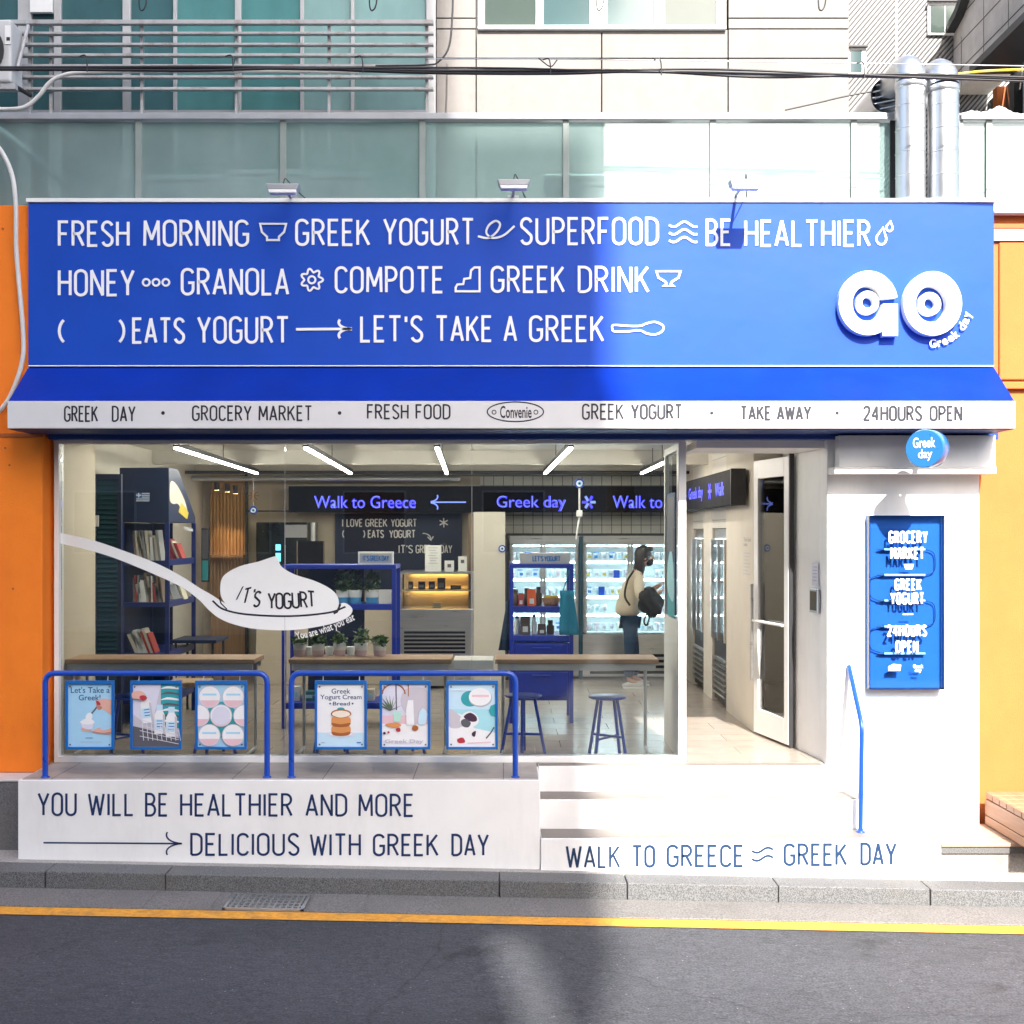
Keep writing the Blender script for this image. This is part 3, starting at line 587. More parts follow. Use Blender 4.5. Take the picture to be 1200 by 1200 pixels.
# glass front: frame, three panes
win = MB()
xa, xb = X(66, 0), X(803, 0); zt, zb = Z(515.5, 0), Z(897, 0)
win.box(xa, xa+.035, -.05, .06, .0, zt, M['white_clean'])
win.box(xb-.055, xb, -.05, .06, .0, zt, M['white_clean'])
win.box(xa+.035, xb-.055, -.05, .06, zt-.03, zt, M['white_clean'])
win.box(xa+.035, xb-.055, -.055, .06, .0, .045, M['white_clean'])
winO = win.build('window', shop, bevel=.004)
edges = [xa+.037, X(334, 0), X(553, 0), xb-.057]
for k in range(3):
    b = MB(); b.box(edges[k]+.002, edges[k+1]-.002, -.004, .004, .046, zt-.031, M['pane']); b.build('pane', winO)
for k in (1, 2): b = MB(); b.box(edges[k]-.0018, edges[k]+.0018, -.006, .006, .046, zt-.031, M['alu_light']); b.build('silicone_joint', winO)
# spoon of yogurt stuck on the glass
TW = TPX(-.0055)
b = MB(); A = Art(b, TW, .0004)
handle = spline([(71, 624.5, 0), (105, 632, 0), (137, 642.5, 0), (183, 660, 0), (214, 676, 0), (233, 688.5, 0), (248, 697, 0), (262, 706, 0), (280, 714, 0), (310, 720, 0), (350, 722, 0), (388, 718, 0), (400, 707, 0), (409, 709, 0), (413, 716, 0), (405, 725, 0), (380, 733, 0), (340, 738.5, 0), (300, 737, 0), (275, 732, 0), (257, 724.5, 0), (245, 715, 0), (232, 702, 0), (212, 687.5, 0), (183, 674, 0), (137, 655, 0), (105, 645, 0), (71, 637, 0)], 6)
A.poly([(p.x, p.y) for p in handle], M['letter_white'])
blob = spline([(258, 690, 0), (262, 675, 0), (280, 664, 0), (303, 658, 0), (322, 652, 0), (326, 655, 0), (330, 664, 0), (345, 673, 0), (372, 682, 0), (391, 693, 0), (397, 704, 0), (395, 714, 0), (388, 718, 0), (345, 722, 0), (300, 720, 0), (272, 712, 0), (261, 703, 0)], 6, True)
A.poly([(p.x, p.y) for p in blob], M['letter_white'])
A.line([(p.x, p.y) for p in spline([(249, 704, 0), (262, 714, 0), (290, 720, 0), (340, 722, 0), (385, 718, 0), (405, 711, 0)], 6)], 2.2, M['letter_black'])
A.line([(257, 700), (259, 707), (266, 714)], 1.4, M['letter_black']); A.line([(399, 708), (395, 717), (391, 719)], 2.4, M['letter_black'])
ang = 0
for ch, x, y, r in (('I', 281, 695, -26), ('T', 289, 698, -14), ("'", 297.5, 699, -9), ('S', 301.5, 702, -8), ('Y', 318.5, 704, 0), ('O', 327.5, 704.2, 1), ('G', 337, 704, 2), ('U', 346.5, 703.4, 3), ('R', 356, 702.8, 4), ('T', 365, 701.8, 4)):
    cr, sr = cos(radians(r)), sin(radians(r)); hh = 17.5
    Tl = (lambda x, y, cr, sr: (lambda u, v, d=0: TW(x+u*cr-v*sr, y-v*cr+u*sr, d)))(x, y, cr, sr)
    w0 = GL[ch][0]
    for pl in GL[ch][1]:
        b.ribbon([((p[0]-w0/2)*hh*1.05, (p[1]-.5)*hh) for p in pl], 2.3, Tl, M['letter_black'], .003)
vs = "You are what you eat"
b.build('spoon_decal', winO)
b = MB(); x0, y0, x1, y1 = 349, 752, 417, 729
uu, vv = Vector((x1-x0, y1-y0)), Vector((y1-y0, -(x1-x0))); vv.normalize()
btext(b, vs, 0, 1, 0, 11.5, lambda u, v, d=0: TW(x0+uu.x*u+vv.x*v, y0+uu.y*u-2*math.sin(pi*u)*-1.6+vv.y*v, d), M['letter_white'], .001, .01)
b.build('lettering', winO)
# white return wall behind the end post, glazed above, with a poster
par = MB(); xq = X(797, 0)
par.box(xq, xq+.045, .062, .9, .0, 1.02, M['white']); par.box(xq, xq+.045, .86, .9, 1.02, 2.34, M['white_clean']); par.box(xq, xq+.045, .062, .86, 2.29, 2.34, M['white_clean'])
pO = par.build('vestibule_screen', shop, bevel=.003)
b = MB(); b.box(xq+.018, xq+.026, .062, .86, 1.02, 2.29, M['clear']); b.build('pane', pO)
b = MB(); TS = TF((xq-.002, .25, 1.03), (0, 1, 0), (0, 0, 1), (-1, 0, 0)); A = Art(b, TS)
A.rect(0, .45, .0, .95, M['i_navy']); A.rect(.03, .42, .0, .42, M['i_teal']); A.blob([(.05, .3), (.2, .52), (.4, .4), (.42, .2), (.1, .12)], M['i_aqua']); A.rect(.03, .42, .5, .92, M['i_dgrey'])
b.build('poster', pO)
# open glass door
hx, hy, ex, ey = X(927, .56), .56, X(886, 1.24), 1.24
uD = Vector((ex-hx, ey-hy, 0)); LD = uD.length; uD.normalize(); nD = Vector((-uD.y, uD.x, 0))
TD = lambda u, v, d=0.0: tuple(Vector((hx, hy, 0))+uD*u+Vector((0, 0, v))+nD*d)
def dbox(mb, u0, u1, v0, v1, d0, d1, m): mb.prism([(u0, v0), (u1, v0), (u1, v1), (u0, v1)], TD, d0, d1, m)
b = MB(); ww = .085
dbox(b, 0, ww, .02, 2.27, -.022, .022, M['white_clean']); dbox(b, LD-ww, LD, .02, 2.27, -.022, .022, M['white_clean'])
dbox(b, ww, LD-ww, .02, .22, -.022, .022, M['white_clean']); dbox(b, ww, LD-ww, 2.12, 2.27, -.022, .022, M['white_clean'])
dr = b.build('door', shop, bevel=.003)
b = MB(); dbox(b, ww, LD-ww, .22, 2.12, -.004, .004, M['pane2']); b.build('pane', dr)
b = MB(); 
for sgn in (-1, 1): b.tube([TD(LD-.05, .95, sgn*.05), TD(.05, .95, sgn*.05)], .012, M['white_clean']); b.tube([TD(LD-.045, .45, sgn*.055), TD(LD-.045, 1.25, sgn*.055)], .013, M['steel'])
b.build('handle', dr)
b = MB(); dbox(b, -.018, -.004, .0, 2.29, -.02, .02, M['dark']); b.build('hinge_seal', dr)
# notices on the inside wall, entry panel on the column
t = thing('wall_notice', 'small white printed notice on the inside wall left of the open glass door', 'notice', (XR, 1.6, 1.4))
b = MB(); TN = TF((XR-.003, 1.72, 1.30), (0, -1, 0), (0, 0, 1), (-1, 0, 0)); A = Art(b, TN)
A.bt('This is Good', 0, .30, .30, .335, M['i_dgrey']); A.bt('today', 0, .16, .25, .29, M['i_dgrey'])
for k in range(7): A.line([(0, .2-.03*k), (.3-.05*(k % 3), .2-.03*k)], .008, M['i_grey'])
b.build('print', t)
uW = Vector((2.25-2.357, .68, 0)).normalized(); nW = Vector((-uW.y, uW.x, 0))
TC = TF(Vector((2.357, -.10, 0))+nW*.002, uW, (0, 0, 1), nW)
t = thing('entry_panel', 'grey intercom panel with dark screen on the inner face of the white column', 'intercom', TC(.23, 1.15, 0))
b = MB(); b.prism([(.15, 1.08), (.30, 1.08), (.30, 1.26), (.15, 1.26)], TC, 0, .02, M['alu']); b.build('case', t, bevel=.003)
b = MB(); b.prism([(.17, 1.10), (.28, 1.10), (.28, 1.24), (.17, 1.24)], TC, .021, .024, M['dglass']); b.build('screen', t)
t = thing('column_notice', 'small pale paper notice taped above the intercom panel', 'notice', TC(.2, 1.35, 0))
b = MB(); A = Art(b, TC); A.rect(.18, .30, 1.28, 1.45, M['i_lil'])
for k in range(5): A.line([(.2, 1.42-.025*k), (.28, 1.42-.025*k)], .006, M['i_grey'])
b.build('print', t)

# ================================================================== PLATFORM AND STEPS
pl = thing('shop_platform', 'white platform with tiled deck and steps along the shop front, blue slogan on its face', 'platform', (0, -.6, -.65))
xa, xs, xe = X(21, -.66), X(633, -.66), X(1103, -.68)
b = MB(); b.hull([(xa, -.66, -.0065), (xs, -.66, -.0065), (xs, -.66, g(xs)-.05), (xa, -.66, g(xa)-.05)], [(xa, -.16, -.0065), (xs, -.16, -.0065), (xs, -.16, g(xs)-.05), (xa, -.16, g(xa)-.05)], M['white']); b.build('base', pl, bevel=.004)
b = MB(); b.box(xa+.02, xs-.012, -.635, -.056, -.006, 0.0, M['deck']); b.build('deck', pl)
def step(z0, z1, ya, yb, x0, x1):
    b = MB(); b.box(x0, x1, ya, yb, z0, z1-.006, M['white']); so = b.build('step', pl, bevel=.004)
    b = MB(); b.box(x0+.004, x1-.03, ya+.022, yb-.002, z1-.0055, z1, M['tread']); b.build('tread', so)
step(-.9, 0.0, -.16, -.06, xs+.003, X(968, -.1)-.004)
step(-.9, -.186, -.415, -.162, xs+.003, X(1085, -.4))
b = MB(); b.hull([(xs+.003, -.68, -.399), (xe, -.68, -.399), (xe, -.68, g(xe)-.05), (xs+.003, -.68, g(xs)-.05)], [(xs+.003, -.417, -.399), (X(1085, -.42), -.417, -.399), (X(1085, -.42), -.417, g(xe)-.05), (xs+.003, -.417, g(xs)-.05)], M['white']); so = b.build('step', pl, bevel=.004)
b = MB(); b.box(xs+.01, X(1083, -.42)-.02, -.655, -.419, -.3985, -.393, M['tread']); b.build('tread', so)
TB = TPX(-.661)
def px_text(parent, rows, T, sw, m, thick=.003, name='lettering', gap=.19):
    for txt, x0, x1, yb, yt in rows:
        b = MB(); stext(b, txt, x0, x1, yb, yt, sw, T, m, 0, thick, gap); b.build(name, parent)
px_text(pl, [('YOU', 44, 90, 956.5, 928.5), ('WILL', 103, 157, 956.5, 929), ('BE', 170, 197, 957, 929), ('HEALTHIER', 211, 343, 957, 929.5), ('AND', 358, 407, 957, 930), ('MORE', 420, 485, 957.5, 930),
  ('DELICIOUS', 223, 351, 1003, 976), ('WITH', 363, 423, 1003.5, 976.5), ('GREEK', 437, 514, 1003.5, 977), ('DAY', 529, 573, 1003.5, 977)], TB, 2.7, M['letter_navy'], .0012)
TB2 = TPX(-.681)
px_text(pl, [('TO', 740, 768, 1017, 990), ('GREECE', 781, 872, 1016.5, 989.5), ('GREEK', 918, 993, 1015, 988), ('DAY', 1008, 1051, 1014.5, 987)], TB2, 3.2, M['letter_teal'], .0012)
px_text(pl, [('WALK', 663, 727, 1017.5, 990.5)], TB2, 2.7, M['letter_teal'], .0012)
b = MB()
for pts in ([(51, 987.5), (207, 988.5)], arc(215, 978.5, 20, 10, 200, 95, 8), arc(215, 998.5, 20, 10, 160, 265, 8)): b.ribbon(pts, 1.8, TB, M['letter_navy'], 0, .0012)
b.build('arrow', pl)
b = MB()
for yy in (997, 1006.5): b.ribbon([(881+25*i/12, yy+2.6*sin(i/12*2*pi)-.12*i) for i in range(13)], 2.6, TB2, M['letter_teal'], 0, .0012)
b.build('wave_mark', pl)

# ================================================================== SIGN
YS = -.25; sg = thing('shop_sign', 'long bright blue sign board with white slogans and raised GO letters', 'sign', (0, YS, 2.9))
zs0, zs1 = Z(430, YS), Z(237.5, YS)
b = MB(); b.box(X(33, YS), X(1165, YS), YS, -.062, zs0, zs1, M['sign']); b.build('panel', sg, bevel=.004)
b = MB(); b.box(X(31, YS), X(1166, YS), YS-.012, .10, zs1+.001, zs1+.03, M['white']); b.build('cap', sg, bevel=.003)
b = MB(); b.tube([(X(34, YS), YS-.006, zs0+.006), (X(1164, YS), YS-.006, zs0+.006)], .005, M['letter_white'], 6); b.build('piping', sg)
TG = TPX(YS-.0005)
px_text(sg, [('FRESH', 68, 152, 289.5, 258.5), ('MORNING', 168, 292, 289.5, 257.5), ('GREEK', 346, 434, 288.5, 256.5), ('YOGURT', 449, 556, 288, 255.5), ('SUPERFOOD', 609, 772, 287.5, 254.5), ('BE', 827, 857, 288.5, 256.5), ('HEALTHIER', 872, 1020, 289.5, 257.5),
  ('HONEY', 68, 158, 347.5, 315.5), ('GRANOLA', 212, 339, 346.5, 314), ('COMPOTE', 392, 520, 344, 312), ('GREEK', 575, 662, 343.5, 311.5), ('DRINK', 677, 761, 343.5, 311.5),
  ('(', 68, 78, 404, 372), (')', 137, 147, 404, 372), ('EATS', 155, 217, 403, 372), ('YOGURT', 231, 339, 403, 370.5), ("LET'S", 422, 496, 401.5, 369.5), ('TAKE', 510, 577, 401, 369.5), ('A', 590, 606, 401, 369.5), ('GREEK', 620, 708, 401, 369.5)], TG, 3.2, M['letter_white'], .005)
def icon(parts, w=2.4, m='letter_white', T=TG, par=sg, name='icon', th=.006):
    b = MB()
    for pts, cl in parts: b.ribbon(pts, w, T, M[m], 0, th, cl)
    return b.build(name, par)
icon([([(305, 262.5), (335.5, 262.5), (333, 272), (327, 277.5), (327, 281.5), (313, 281.5), (313, 277.5), (307, 272)], True)])
sw = [(p.x, p.y) for p in spline([(560, 277, 0), (572, 279, 0), (582, 272, 0), (586, 263, 0), (581, 259, 0), (573, 264, 0), (570, 273, 0), (577, 279, 0), (590, 276, 0), (603, 265, 0)], 6)]
icon([(sw, False)])
icon([([(784+33*i/16, yy+3*sin(i/16*2.6*pi+.3)) for i in range(17)], False) for yy in (263, 272, 281)])
def drop(cx, cy, r, h):
    return [(cx+r*.35, cy-h)]+[(cx+r*cos(radians(a)), cy+r*1.15*sin(radians(a))) for a in range(-30, 211, 20)]
icon([(drop(1032.5, 280, 5.8, 13), True), (drop(1042, 267, 3.6, 7.5), True)], 2.2)
icon([(arc(x, 331, 4, 4, 0, 340, 12), True) for x in (171.5, 183, 194.5)], 2.2)
icon([([(365.5+(11+2.2*cos(7*radians(a)))*cos(radians(a)), 328+(11+2.2*cos(7*radians(a)))*sin(radians(a))) for a in range(0, 360, 6)], True), (arc(365.5, 328, 4.2, 4.2, 0, 345, 14), True)], 2.2)
icon([([(534, 341.5), (534, 337), (536, 333.5), (543, 333), (544, 327), (551, 326), (552, 317), (556, 313.5), (562, 313.5), (562, 341.5)], True)])
icon([([(769, 318), (797.5, 318), (795, 325.5), (787, 330.5), (786, 333), (790, 335.5), (777, 335.5), (781, 333), (780, 330.5), (771.5, 325.5)], True)])
icon([([(347, 386), (410, 385.5)], False), (arc(414, 378, 17, 8, 205, 95, 8), False), (arc(414, 393, 17, 8, 155, 265, 8), False)], 3.0)
icon([([(p.x, p.y) for p in spline([(719, 381, 0), (735, 382, 0), (750, 382, 0), (758, 379, 0), (768, 377.5, 0), (777, 382, 0), (776, 388, 0), (768, 392, 0), (758, 391, 0), (750, 387.5, 0), (735, 388.5, 0), (720, 388.5, 0), (717.5, 385, 0)], 4, True)], True)], 2.2)
# raised GO logo
TL = TPX(YS)
def ring(mb, outer, inner, d0, d1, m):
    n = len(outer); 
    for d, fl in ((d0, 0), (d1, 1)):
        pass
    vs = [TL(u, v, d1) for u, v in outer]+[TL(u, v, d1) for u, v in inner]+[TL(u, v, d0) for u, v in outer]+[TL(u, v, d0) for u, v in inner]
    fs = []
    for i in range(n):
        j = (i+1) % n; fs += [(i, j, n+j, n+i), (i, 2*n+i, 2*n+j, j), (n+i, n+j, 3*n+j, 3*n+i)]
    mb.add(vs, fs, m)
def ell(cx, cy, rx, ry, n=48, a0=0): return [(cx+rx*cos(2*pi*i/n), cy+ry*sin(2*pi*i/n)) for i in range(n)]
lg = MB()
ring(lg, ell(1089.5, 357.5, 34, 37.5), ell(1087.5, 358.2, 18, 21), 0, .066, M['letter_white'])
lo = lg.build('raised_letter_o', sg, bevel=.004)
lg = MB()
n0 = 44; a0, a1 = 8, 352
out = [(1014.5+34.5*cos(radians(a)), 357+37.5*sin(radians(a))) for a in [-(10+(360-16)*i/n0) for i in range(n0+1)]]
inn = [(1013+17*cos(radians(a)), 357.5+20.5*sin(radians(a))) for a in [-(15+(360-21)*i/n0) for i in range(n0+1)]]
n = n0+1
vs = [TL(u, v, .066) for u, v in out+inn]+[TL(u, v, 0) for u, v in out+inn]
fs = []
for i in range(n-1): fs += [(i, i+1, n+i+1, n+i), (i, 2*n+i, 2*n+i+1, i+1), (n+i, n+i+1, 3*n+i+1, 3*n+i)]
fs += [(0, n, 3*n, 2*n), (n-1, 3*n-1, 4*n-1, 2*n-1)]
lg.add(vs, fs, M['letter_white'])
lg.prism([(1031, 358), (1048.8, 358), (1048.8, 395.5), (1031, 395.5)], TL, 0, .0667, M['letter_white'])
lg.build('raised_letter_g', sg, bevel=.003)
for cx, cy, r in ((1014.5, 356, 13.3), (1086.8, 357.5, 13.3)):
    b = MB(); ring(b, ell(cx, cy, r, r*1.03, 32), ell(cx, cy, r*.47, r*.48, 32), 0, .05, M['letter_white']); b.build('raised_ring', sg, bevel=.003)
b = MB()
txt = "Greek day"; adv = {'G': 9.2, 'r': 5.6, 'e': 7.6, 'k': 7, ' ': 4, 'd': 8.2, 'a': 7.6, 'y': 7.2}; hgt = {'G': 10, 'r': 7, 'e': 7.2, 'k': 10, 'd': 10, 'a': 7.2, 'y': 9.8}
pos = 0; R = 44; cxl, cyl_ = 1089, 359
for ch in txt:
    a = adv[ch]
    if ch != ' ':
        th = radians(92)-(pos+a/2)/R
        c_, s_ = cos(th), sin(th); tx, ty = s_, -c_     # tangent (towards the right, rising)
        dn = -2.6 if ch == 'y' else 0
        bw = a*.86
        btext(b, ch, -bw/2, bw/2, dn-2, dn-2+hgt[ch], lambda u, v, d=0, th=th: TL(cxl+(R+3-v)*cos(th)+u*sin(th), cyl_+(R+3-v)*sin(th)-u*cos(th), d), M['letter_white'], .022, .02)
    pos += a
b.build('lettering', sg)

# ================================================================== AWNING
aw = thing('awning', 'blue sloping awning with white valance printed with shop slogans', 'awning', (0, -.5, 2.4))
xl0, xr0 = X(33, YS), X(1165, YS)
prof = [(-.245, zs0-.002), (-.60, Z(470.5, -.6)), (-.60, Z(472, -.6)), (-.245, zs0-.05)]
b = MB(); b.hull([(xl0, y, z) for y, z in prof], [(xr0, y, z) for y, z in prof], M['awning']); b.build('slope', aw)
b = MB(); b.box(xl0-.002, xr0+.002, -.612, -.585, Z(502, -.61), Z(470, -.61), M['valance']); b.build('valance', aw, bevel=.003)
b = MB()
for xx, sx in ((xl0-.001, -1), (xr0+.001, 1)):
    b.hull([(xx, y, z) for y, z in [(-.585, Z(470.5, -.585)), (-.245, zs0-.01), (-.245, Z(502, -.61)), (-.585, Z(502, -.61))]], [(xx-sx*.006, y, z) for y, z in [(-.585, Z(470.5, -.585)), (-.245, zs0-.01), (-.245, Z(502, -.61)), (-.585, Z(502, -.61))]], M['valance'])
b.build('side_panel', aw)
b = MB(); b.box(xl0, xr0, -.584, -.06, Z(502, -.61)-.005, Z(502, -.61)+.015, M['navy']); b.build('soffit', aw)
TV = TPX(-.6125)
px_text(aw, [('GREEK', 75, 115, 494.5, 475.5), ('DAY', 131, 159, 494.5, 475.5), ('GROCERY', 225, 295, 493.5, 475), ('MARKET', 303, 366, 493.5, 475), ('FRESH', 430, 479, 491.5, 473.5), ('FOOD', 487, 528, 491.5, 473.5), ('GREEK', 682, 731, 492, 473)], TV, 2.0, M['letter_black'], .0012)
px_text(aw, [('YOGURT', 739, 800, 492, 473), ('TAKE', 867, 904, 493, 475), ('AWAY', 910, 951, 493, 475), ('24HOURS', 1011, 1081, 494, 475), ('OPEN', 1089, 1128, 494, 475)], TV, 2.9, M['letter_black'], .0012)
b = MB()
for x in (191, 398, 834, 981): A = Art(b, TV); A.ell(x, 484, 2.2, 2.2, M['letter_black'], 14)
b.build('dot', aw)
b = MB(); b.ribbon(ell(604, 482.5, 33, 11.5, 40), 1.4, TV, M['letter_black'], 0, .0012, True)
btext(b, 'Convenie', 586, 623, 490, 475.5, TV, M['letter_black'], .001, .015)
for x in (579, 628): b.ribbon(ell(x, 483, 2.4, 2.4, 10), 1, TV, M['letter_black'], 0, .0012, True)
b.build('emblem', aw)
# ================================================================== UPPER STOREY
YU = 1.6
st = thing('stone_building', 'upper storey in pale stone panels with a teal glass bay on the left', 'building', (0, YU, 3.9))
b = MB(); b.box(-9, X(995, YU), YU+.06, YU+3, 2.75, 9.5, M['joint']); b.build('core_wall', st)
xsL = X(511, YU)
cols = [511, 558, 705, 853, 995]; rows = [260, 134, 69, 34.5, 22, -60, -200]
b = MB()
for i in range(4):
    for j in range(len(rows)-1):
        if i in (1, 2) and j >= 3: continue                       # the window opening
        if i in (1, 2) and j == 2: y0_, y1_ = rows[2], 35
        else: y0_, y1_ = rows[j], rows[j+1]
        if i == 0 and j == 3: pass
        b.box(X(cols[i], YU)+.005, X(cols[i+1], YU)-.005, YU-.012, YU+.03, Z(y0_, YU)+.005, Z(y1_, YU)-.005, M['stone'])
b.build('stone_cladding', st, bevel=.003)
b = MB(); b.box(X(560, YU), X(850, YU), YU-.05, YU+.03, Z(36, YU)-.004, Z(33, YU), M['white']); b.build('sill', st, bevel=.003)
f = MB()
for px0, px1 in ((560, 568), (628, 637), (691, 712), (767, 779), (840, 851)): f.box(X(px0, YU), X(px1, YU), YU+.0, YU+.05, Z(33, YU), Z(-120, YU), M['white_clean'])
f.box(X(560, YU), X(851, YU), YU+.004, YU+.046, Z(33, YU), Z(29, YU), M['white_clean'])
fo = f.build('window', st, bevel=.003)
for px0, px1, m in ((568, 628, 'pane_pale'), (637, 691, 'teal_pale'), (712, 767, 'teal_pale'), (779, 840, 'pane_pale')):
    b = MB(); b.box(X(px0, YU), X(px1, YU), YU+.02, YU+.026, Z(29, YU), Z(-120, YU), M[m]); b.build('pane', fo)
# teal glass bay on the left
f = MB()
mull = [(-260, -250), (-130, -120), (24, 40), (66, 74), (146, 155), (205, 209), (277, 284), (353, 357), (412, 416), (500, 511)]
for px0, px1 in mull: f.box(X(px0, YU), X(px1, YU), YU-.06, YU+.0, 2.75, 9.5, M['alu_light'])
f.box(-9, xsL, YU-.05, YU-.004, Z(136, YU), Z(131, YU), M['alu_light'])
fo = f.build('curtain_frame', st, bevel=.003)
for (a, b1), (c, d) in zip(mull, mull[1:]):
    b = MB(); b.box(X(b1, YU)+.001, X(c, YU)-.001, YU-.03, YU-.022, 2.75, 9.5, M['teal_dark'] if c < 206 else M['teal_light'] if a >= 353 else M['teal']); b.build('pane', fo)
b = MB(); b.box(X(40, YU), X(66, YU), YU-.10, YU-.062, Z(20, YU), Z(-60, YU), M['white']); b.build('junction_box', st, bevel=.004)
# steel guard rail before the bay
YR = 1.25
t = thing('guard_rail', 'rust-spotted grey steel guard rail of seven bars before the teal windows', 'railing', (X(260, YR), YR, 4))
for py, h in ((27, 5), (40, 2.8), (53, 2.8), (65.5, 3.2), (78, 2.8), (91, 2.8), (105, 3.2)):
    b = MB(); b.box(X(8, YR), X(508, YR), YR-.03, YR+.02, Z(py+h/2, YR), Z(py-h/2, YR), M['rusty']); b.build('bar', t, bevel=.003)
for px in (33, 58, 165, 276, 385, 500):
    b = MB(); b.box(X(px-1.7, YR), X(px+1.7, YR), YR+.021, YR+.06, 3.9, Z(24, YR), M['rusty']); b.build('post', t, bevel=.003)
# flat roof behind the sign, frosted glass balustrade
b = MB(); b.box(-9, 9, -.055, YU, 3.80, 3.905, M['concrete']); b.build('roof', shop)
YG = .16
bal = thing('glass_balustrade', 'frosted greenish glass balustrade with grey metal rail above the blue sign', 'balustrade', (0, YG, 3.9))
b = MB(); b.box(-9, X(1046, YG), YG-.05, YG+.05, Z(142, YG), Z(134.5, YG), M['alu']); b.box(X(1124, YG), 9, YG-.05, YG+.05, Z(142, YG), Z(136, YG), M['alu']); b.build('top_rail', bal, bevel=.004)
posts = [-170, -4, 163, 332, 495, 663, 835, 1000, 1046, 1124, 1158, 1320]
for px in posts[1:-1]:
    w = 3.6 if px not in (1046,) else 3.6
    b = MB(); b.box(X(px-w, YG), X(px+w, YG), YG-.022, YG-.002, 3.906, Z(142.2, YG), M['dark'] if px == 1046 else M['post_grey']); b.build('post', bal, bevel=.003)
for p0, p1 in zip(posts, posts[1:]):
    if p0 == 1046: continue
    b = MB(); b.box(X(p0, YG)+.003, X(p1, YG)-.003, YG, YG+.008, 3.92, Z(143.5, YG), M['balus']); b.build('pane', bal)
# things standing on the roof behind the frosted glass
for k, (p0, p1, py, Y, lab) in enumerate(((138, 262, 206, .6, 'long low white planter box behind the first frosted pane from the left'), (268, 352, 199, .7, 'white planter box behind the frosted glass, near the left flood lamp'), (362, 430, 203, .6, 'small white planter box behind the third frosted pane'), (640, 740, 205, .6, 'white planter box behind the frosted glass near the middle flood lamp'), (790, 880, 204, .7, 'white planter box behind the frosted glass near the right flood lamp'))):
    t = thing('planter_box', lab, 'planter', (X((p0+p1)/2, Y), Y, 3.905), 'white planter boxes on the roof')
    b = MB(); b.box(X(p0, Y), X(p1, Y), Y, Y+.3, 3.906, Z(py, Y), M['white']); b.build('box', t, bevel=.015)
    b = MB(); b.box(X(p0, Y)-.012, X(p1, Y)+.012, Y-.012, Y+.312, Z(py, Y)-.04, Z(py, Y)+.004, M['white_clean']); b.build('rim', t, bevel=.006)
t = thing('grey_cabinet', 'grey-green metal cabinet behind the frosted glass left of the silver ducts', 'cabinet', (X(985, .6), .7, 3.905))
b = MB(); b.box(X(955, .6), X(1015, .6), .6, .9, 3.906, Z(190, .6), M['ac']); b.build('case', t, bevel=.01)
b = MB(); b.box(X(958, .6), X(1012, .6), .592, .598, 3.95, Z(195, .6), M['alu']); b.build('door', t, bevel=.004)
p = MB(); p.tube(spline([P(-30, 135, .45), P(8, 158, .45), P(40, 185, .45), P(75, 215, .45), P(110, 245, .45)], 6), .028, M['conduit']); props(p.build('conduit_reflection'), 'white tube standing in for a slanting conduit reflection in the leftmost frosted pane', 'pipe')  # added tube that draws the conduit's reflection in the glass
# silver ventilation ducts
def duct(px0, px1, pyt, label, kind):
    Y = -.03; r = (px1-px0)/2/S(Y); cx = X((px0+px1)/2, Y); zt = Z(pyt, Y)
    t = thing('vent_duct', label, 'duct', (cx, Y, 3.905), 'silver ventilation ducts on the roof')
    b = MB()
    prof = []; z = 3.906; k = 0
    b.lathe([(r, 3.906), (r, zt)], (cx, Y, 0), M['galv'], 32)
    b.build('pipe', t)
    b = MB()
    for zz in [3.93+.17*i for i in range(1, int((zt-3.95)/.17)+1)]: b.lathe([(r+.0005, zz-.004), (r+.004, zz), (r+.0005, zz+.004)], (cx, Y, 0), M['galv'], 32)
    b.lathe([(r+.002, zt-.05), (r+.007, zt-.045), (r+.007, zt-.005), (r+.002, zt)], (cx, Y, 0), M['galv'], 32)
    b.build('seam', t)
    b = MB(); n = 5
    if kind == 0: path = [(cx, Y, zt)]+[(cx, Y+.13-.13*cos(radians(a)), zt+.13*sin(radians(a))) for a in (18, 36, 54, 72, 90)]+[(cx, Y+1.2, zt+.13)]
    b.tube(path, r*1.03, M['galv'], 28); b.build('elbow', t)
    return t, cx, r, zt
t1, cx, r, zt = duct(1050, 1084, 97, 'silver duct rising from the roof, left of the pair, beside a side outlet', 0)
duct(1088, 1123, 102, 'silver duct rising from the roof, right of the pair by the plastic sheet', 0)
t = thing('vent_outlet', 'round ribbed silver outlet poking out left of the paired ducts', 'vent', P(1045, 130, .5))
b = MB(); c0, c1 = P(1040, 112, .35), P(1066, 92, .75); d = (c1-c0).normalized()
b.tube([c0, c1], .13, M['galv'], 28, False)
b.tube([c0+d*.16, c0+d*.165], .128, M['white'], 28); b.build('pipe', t)
b = MB()
for k in range(1, 5): b.tube([c0+d*(.03+.075*k), c0+d*(.045+.075*k)], .137, M['galv'], 28)
b.build('rib', t)
b = MB()
up = Vector((0, 0, 1)); sd_ = d.cross(up).normalized(); u2 = sd_.cross(d)
for k in range(-2, 3):
    h = math.sqrt(max(.12**2-(.045*k)**2, 0)); q = c0+d*.02+u2*(.045*k); b.tube([q-sd_*h, q+sd_*h], .008, M['galv'], 6)
b.build('louvre', t)
t = thing('plastic_sheet', 'crumpled white plastic sheet lying on the balustrade right of the ducts', 'sheet', P(1160, 135, .2))
b = MB(); nx, ny = 26, 8; vs = []
random.seed(3)
for i in range(nx):
    for j in range(ny):
        px = 1124+3.6*i; hmp = 10*math.exp(-((px-1171)/13)**2)+4*math.exp(-((px-1140)/9)**2)+2
        q = P(px, 136, .13+.035*j); z = q.z+(hmp*.006+random.uniform(-.008, .012))*sin(pi*(j+.4)/(ny-.2)); vs.append((q.x, q.y, max(z, Z(136, YG)+.004) if True else z))
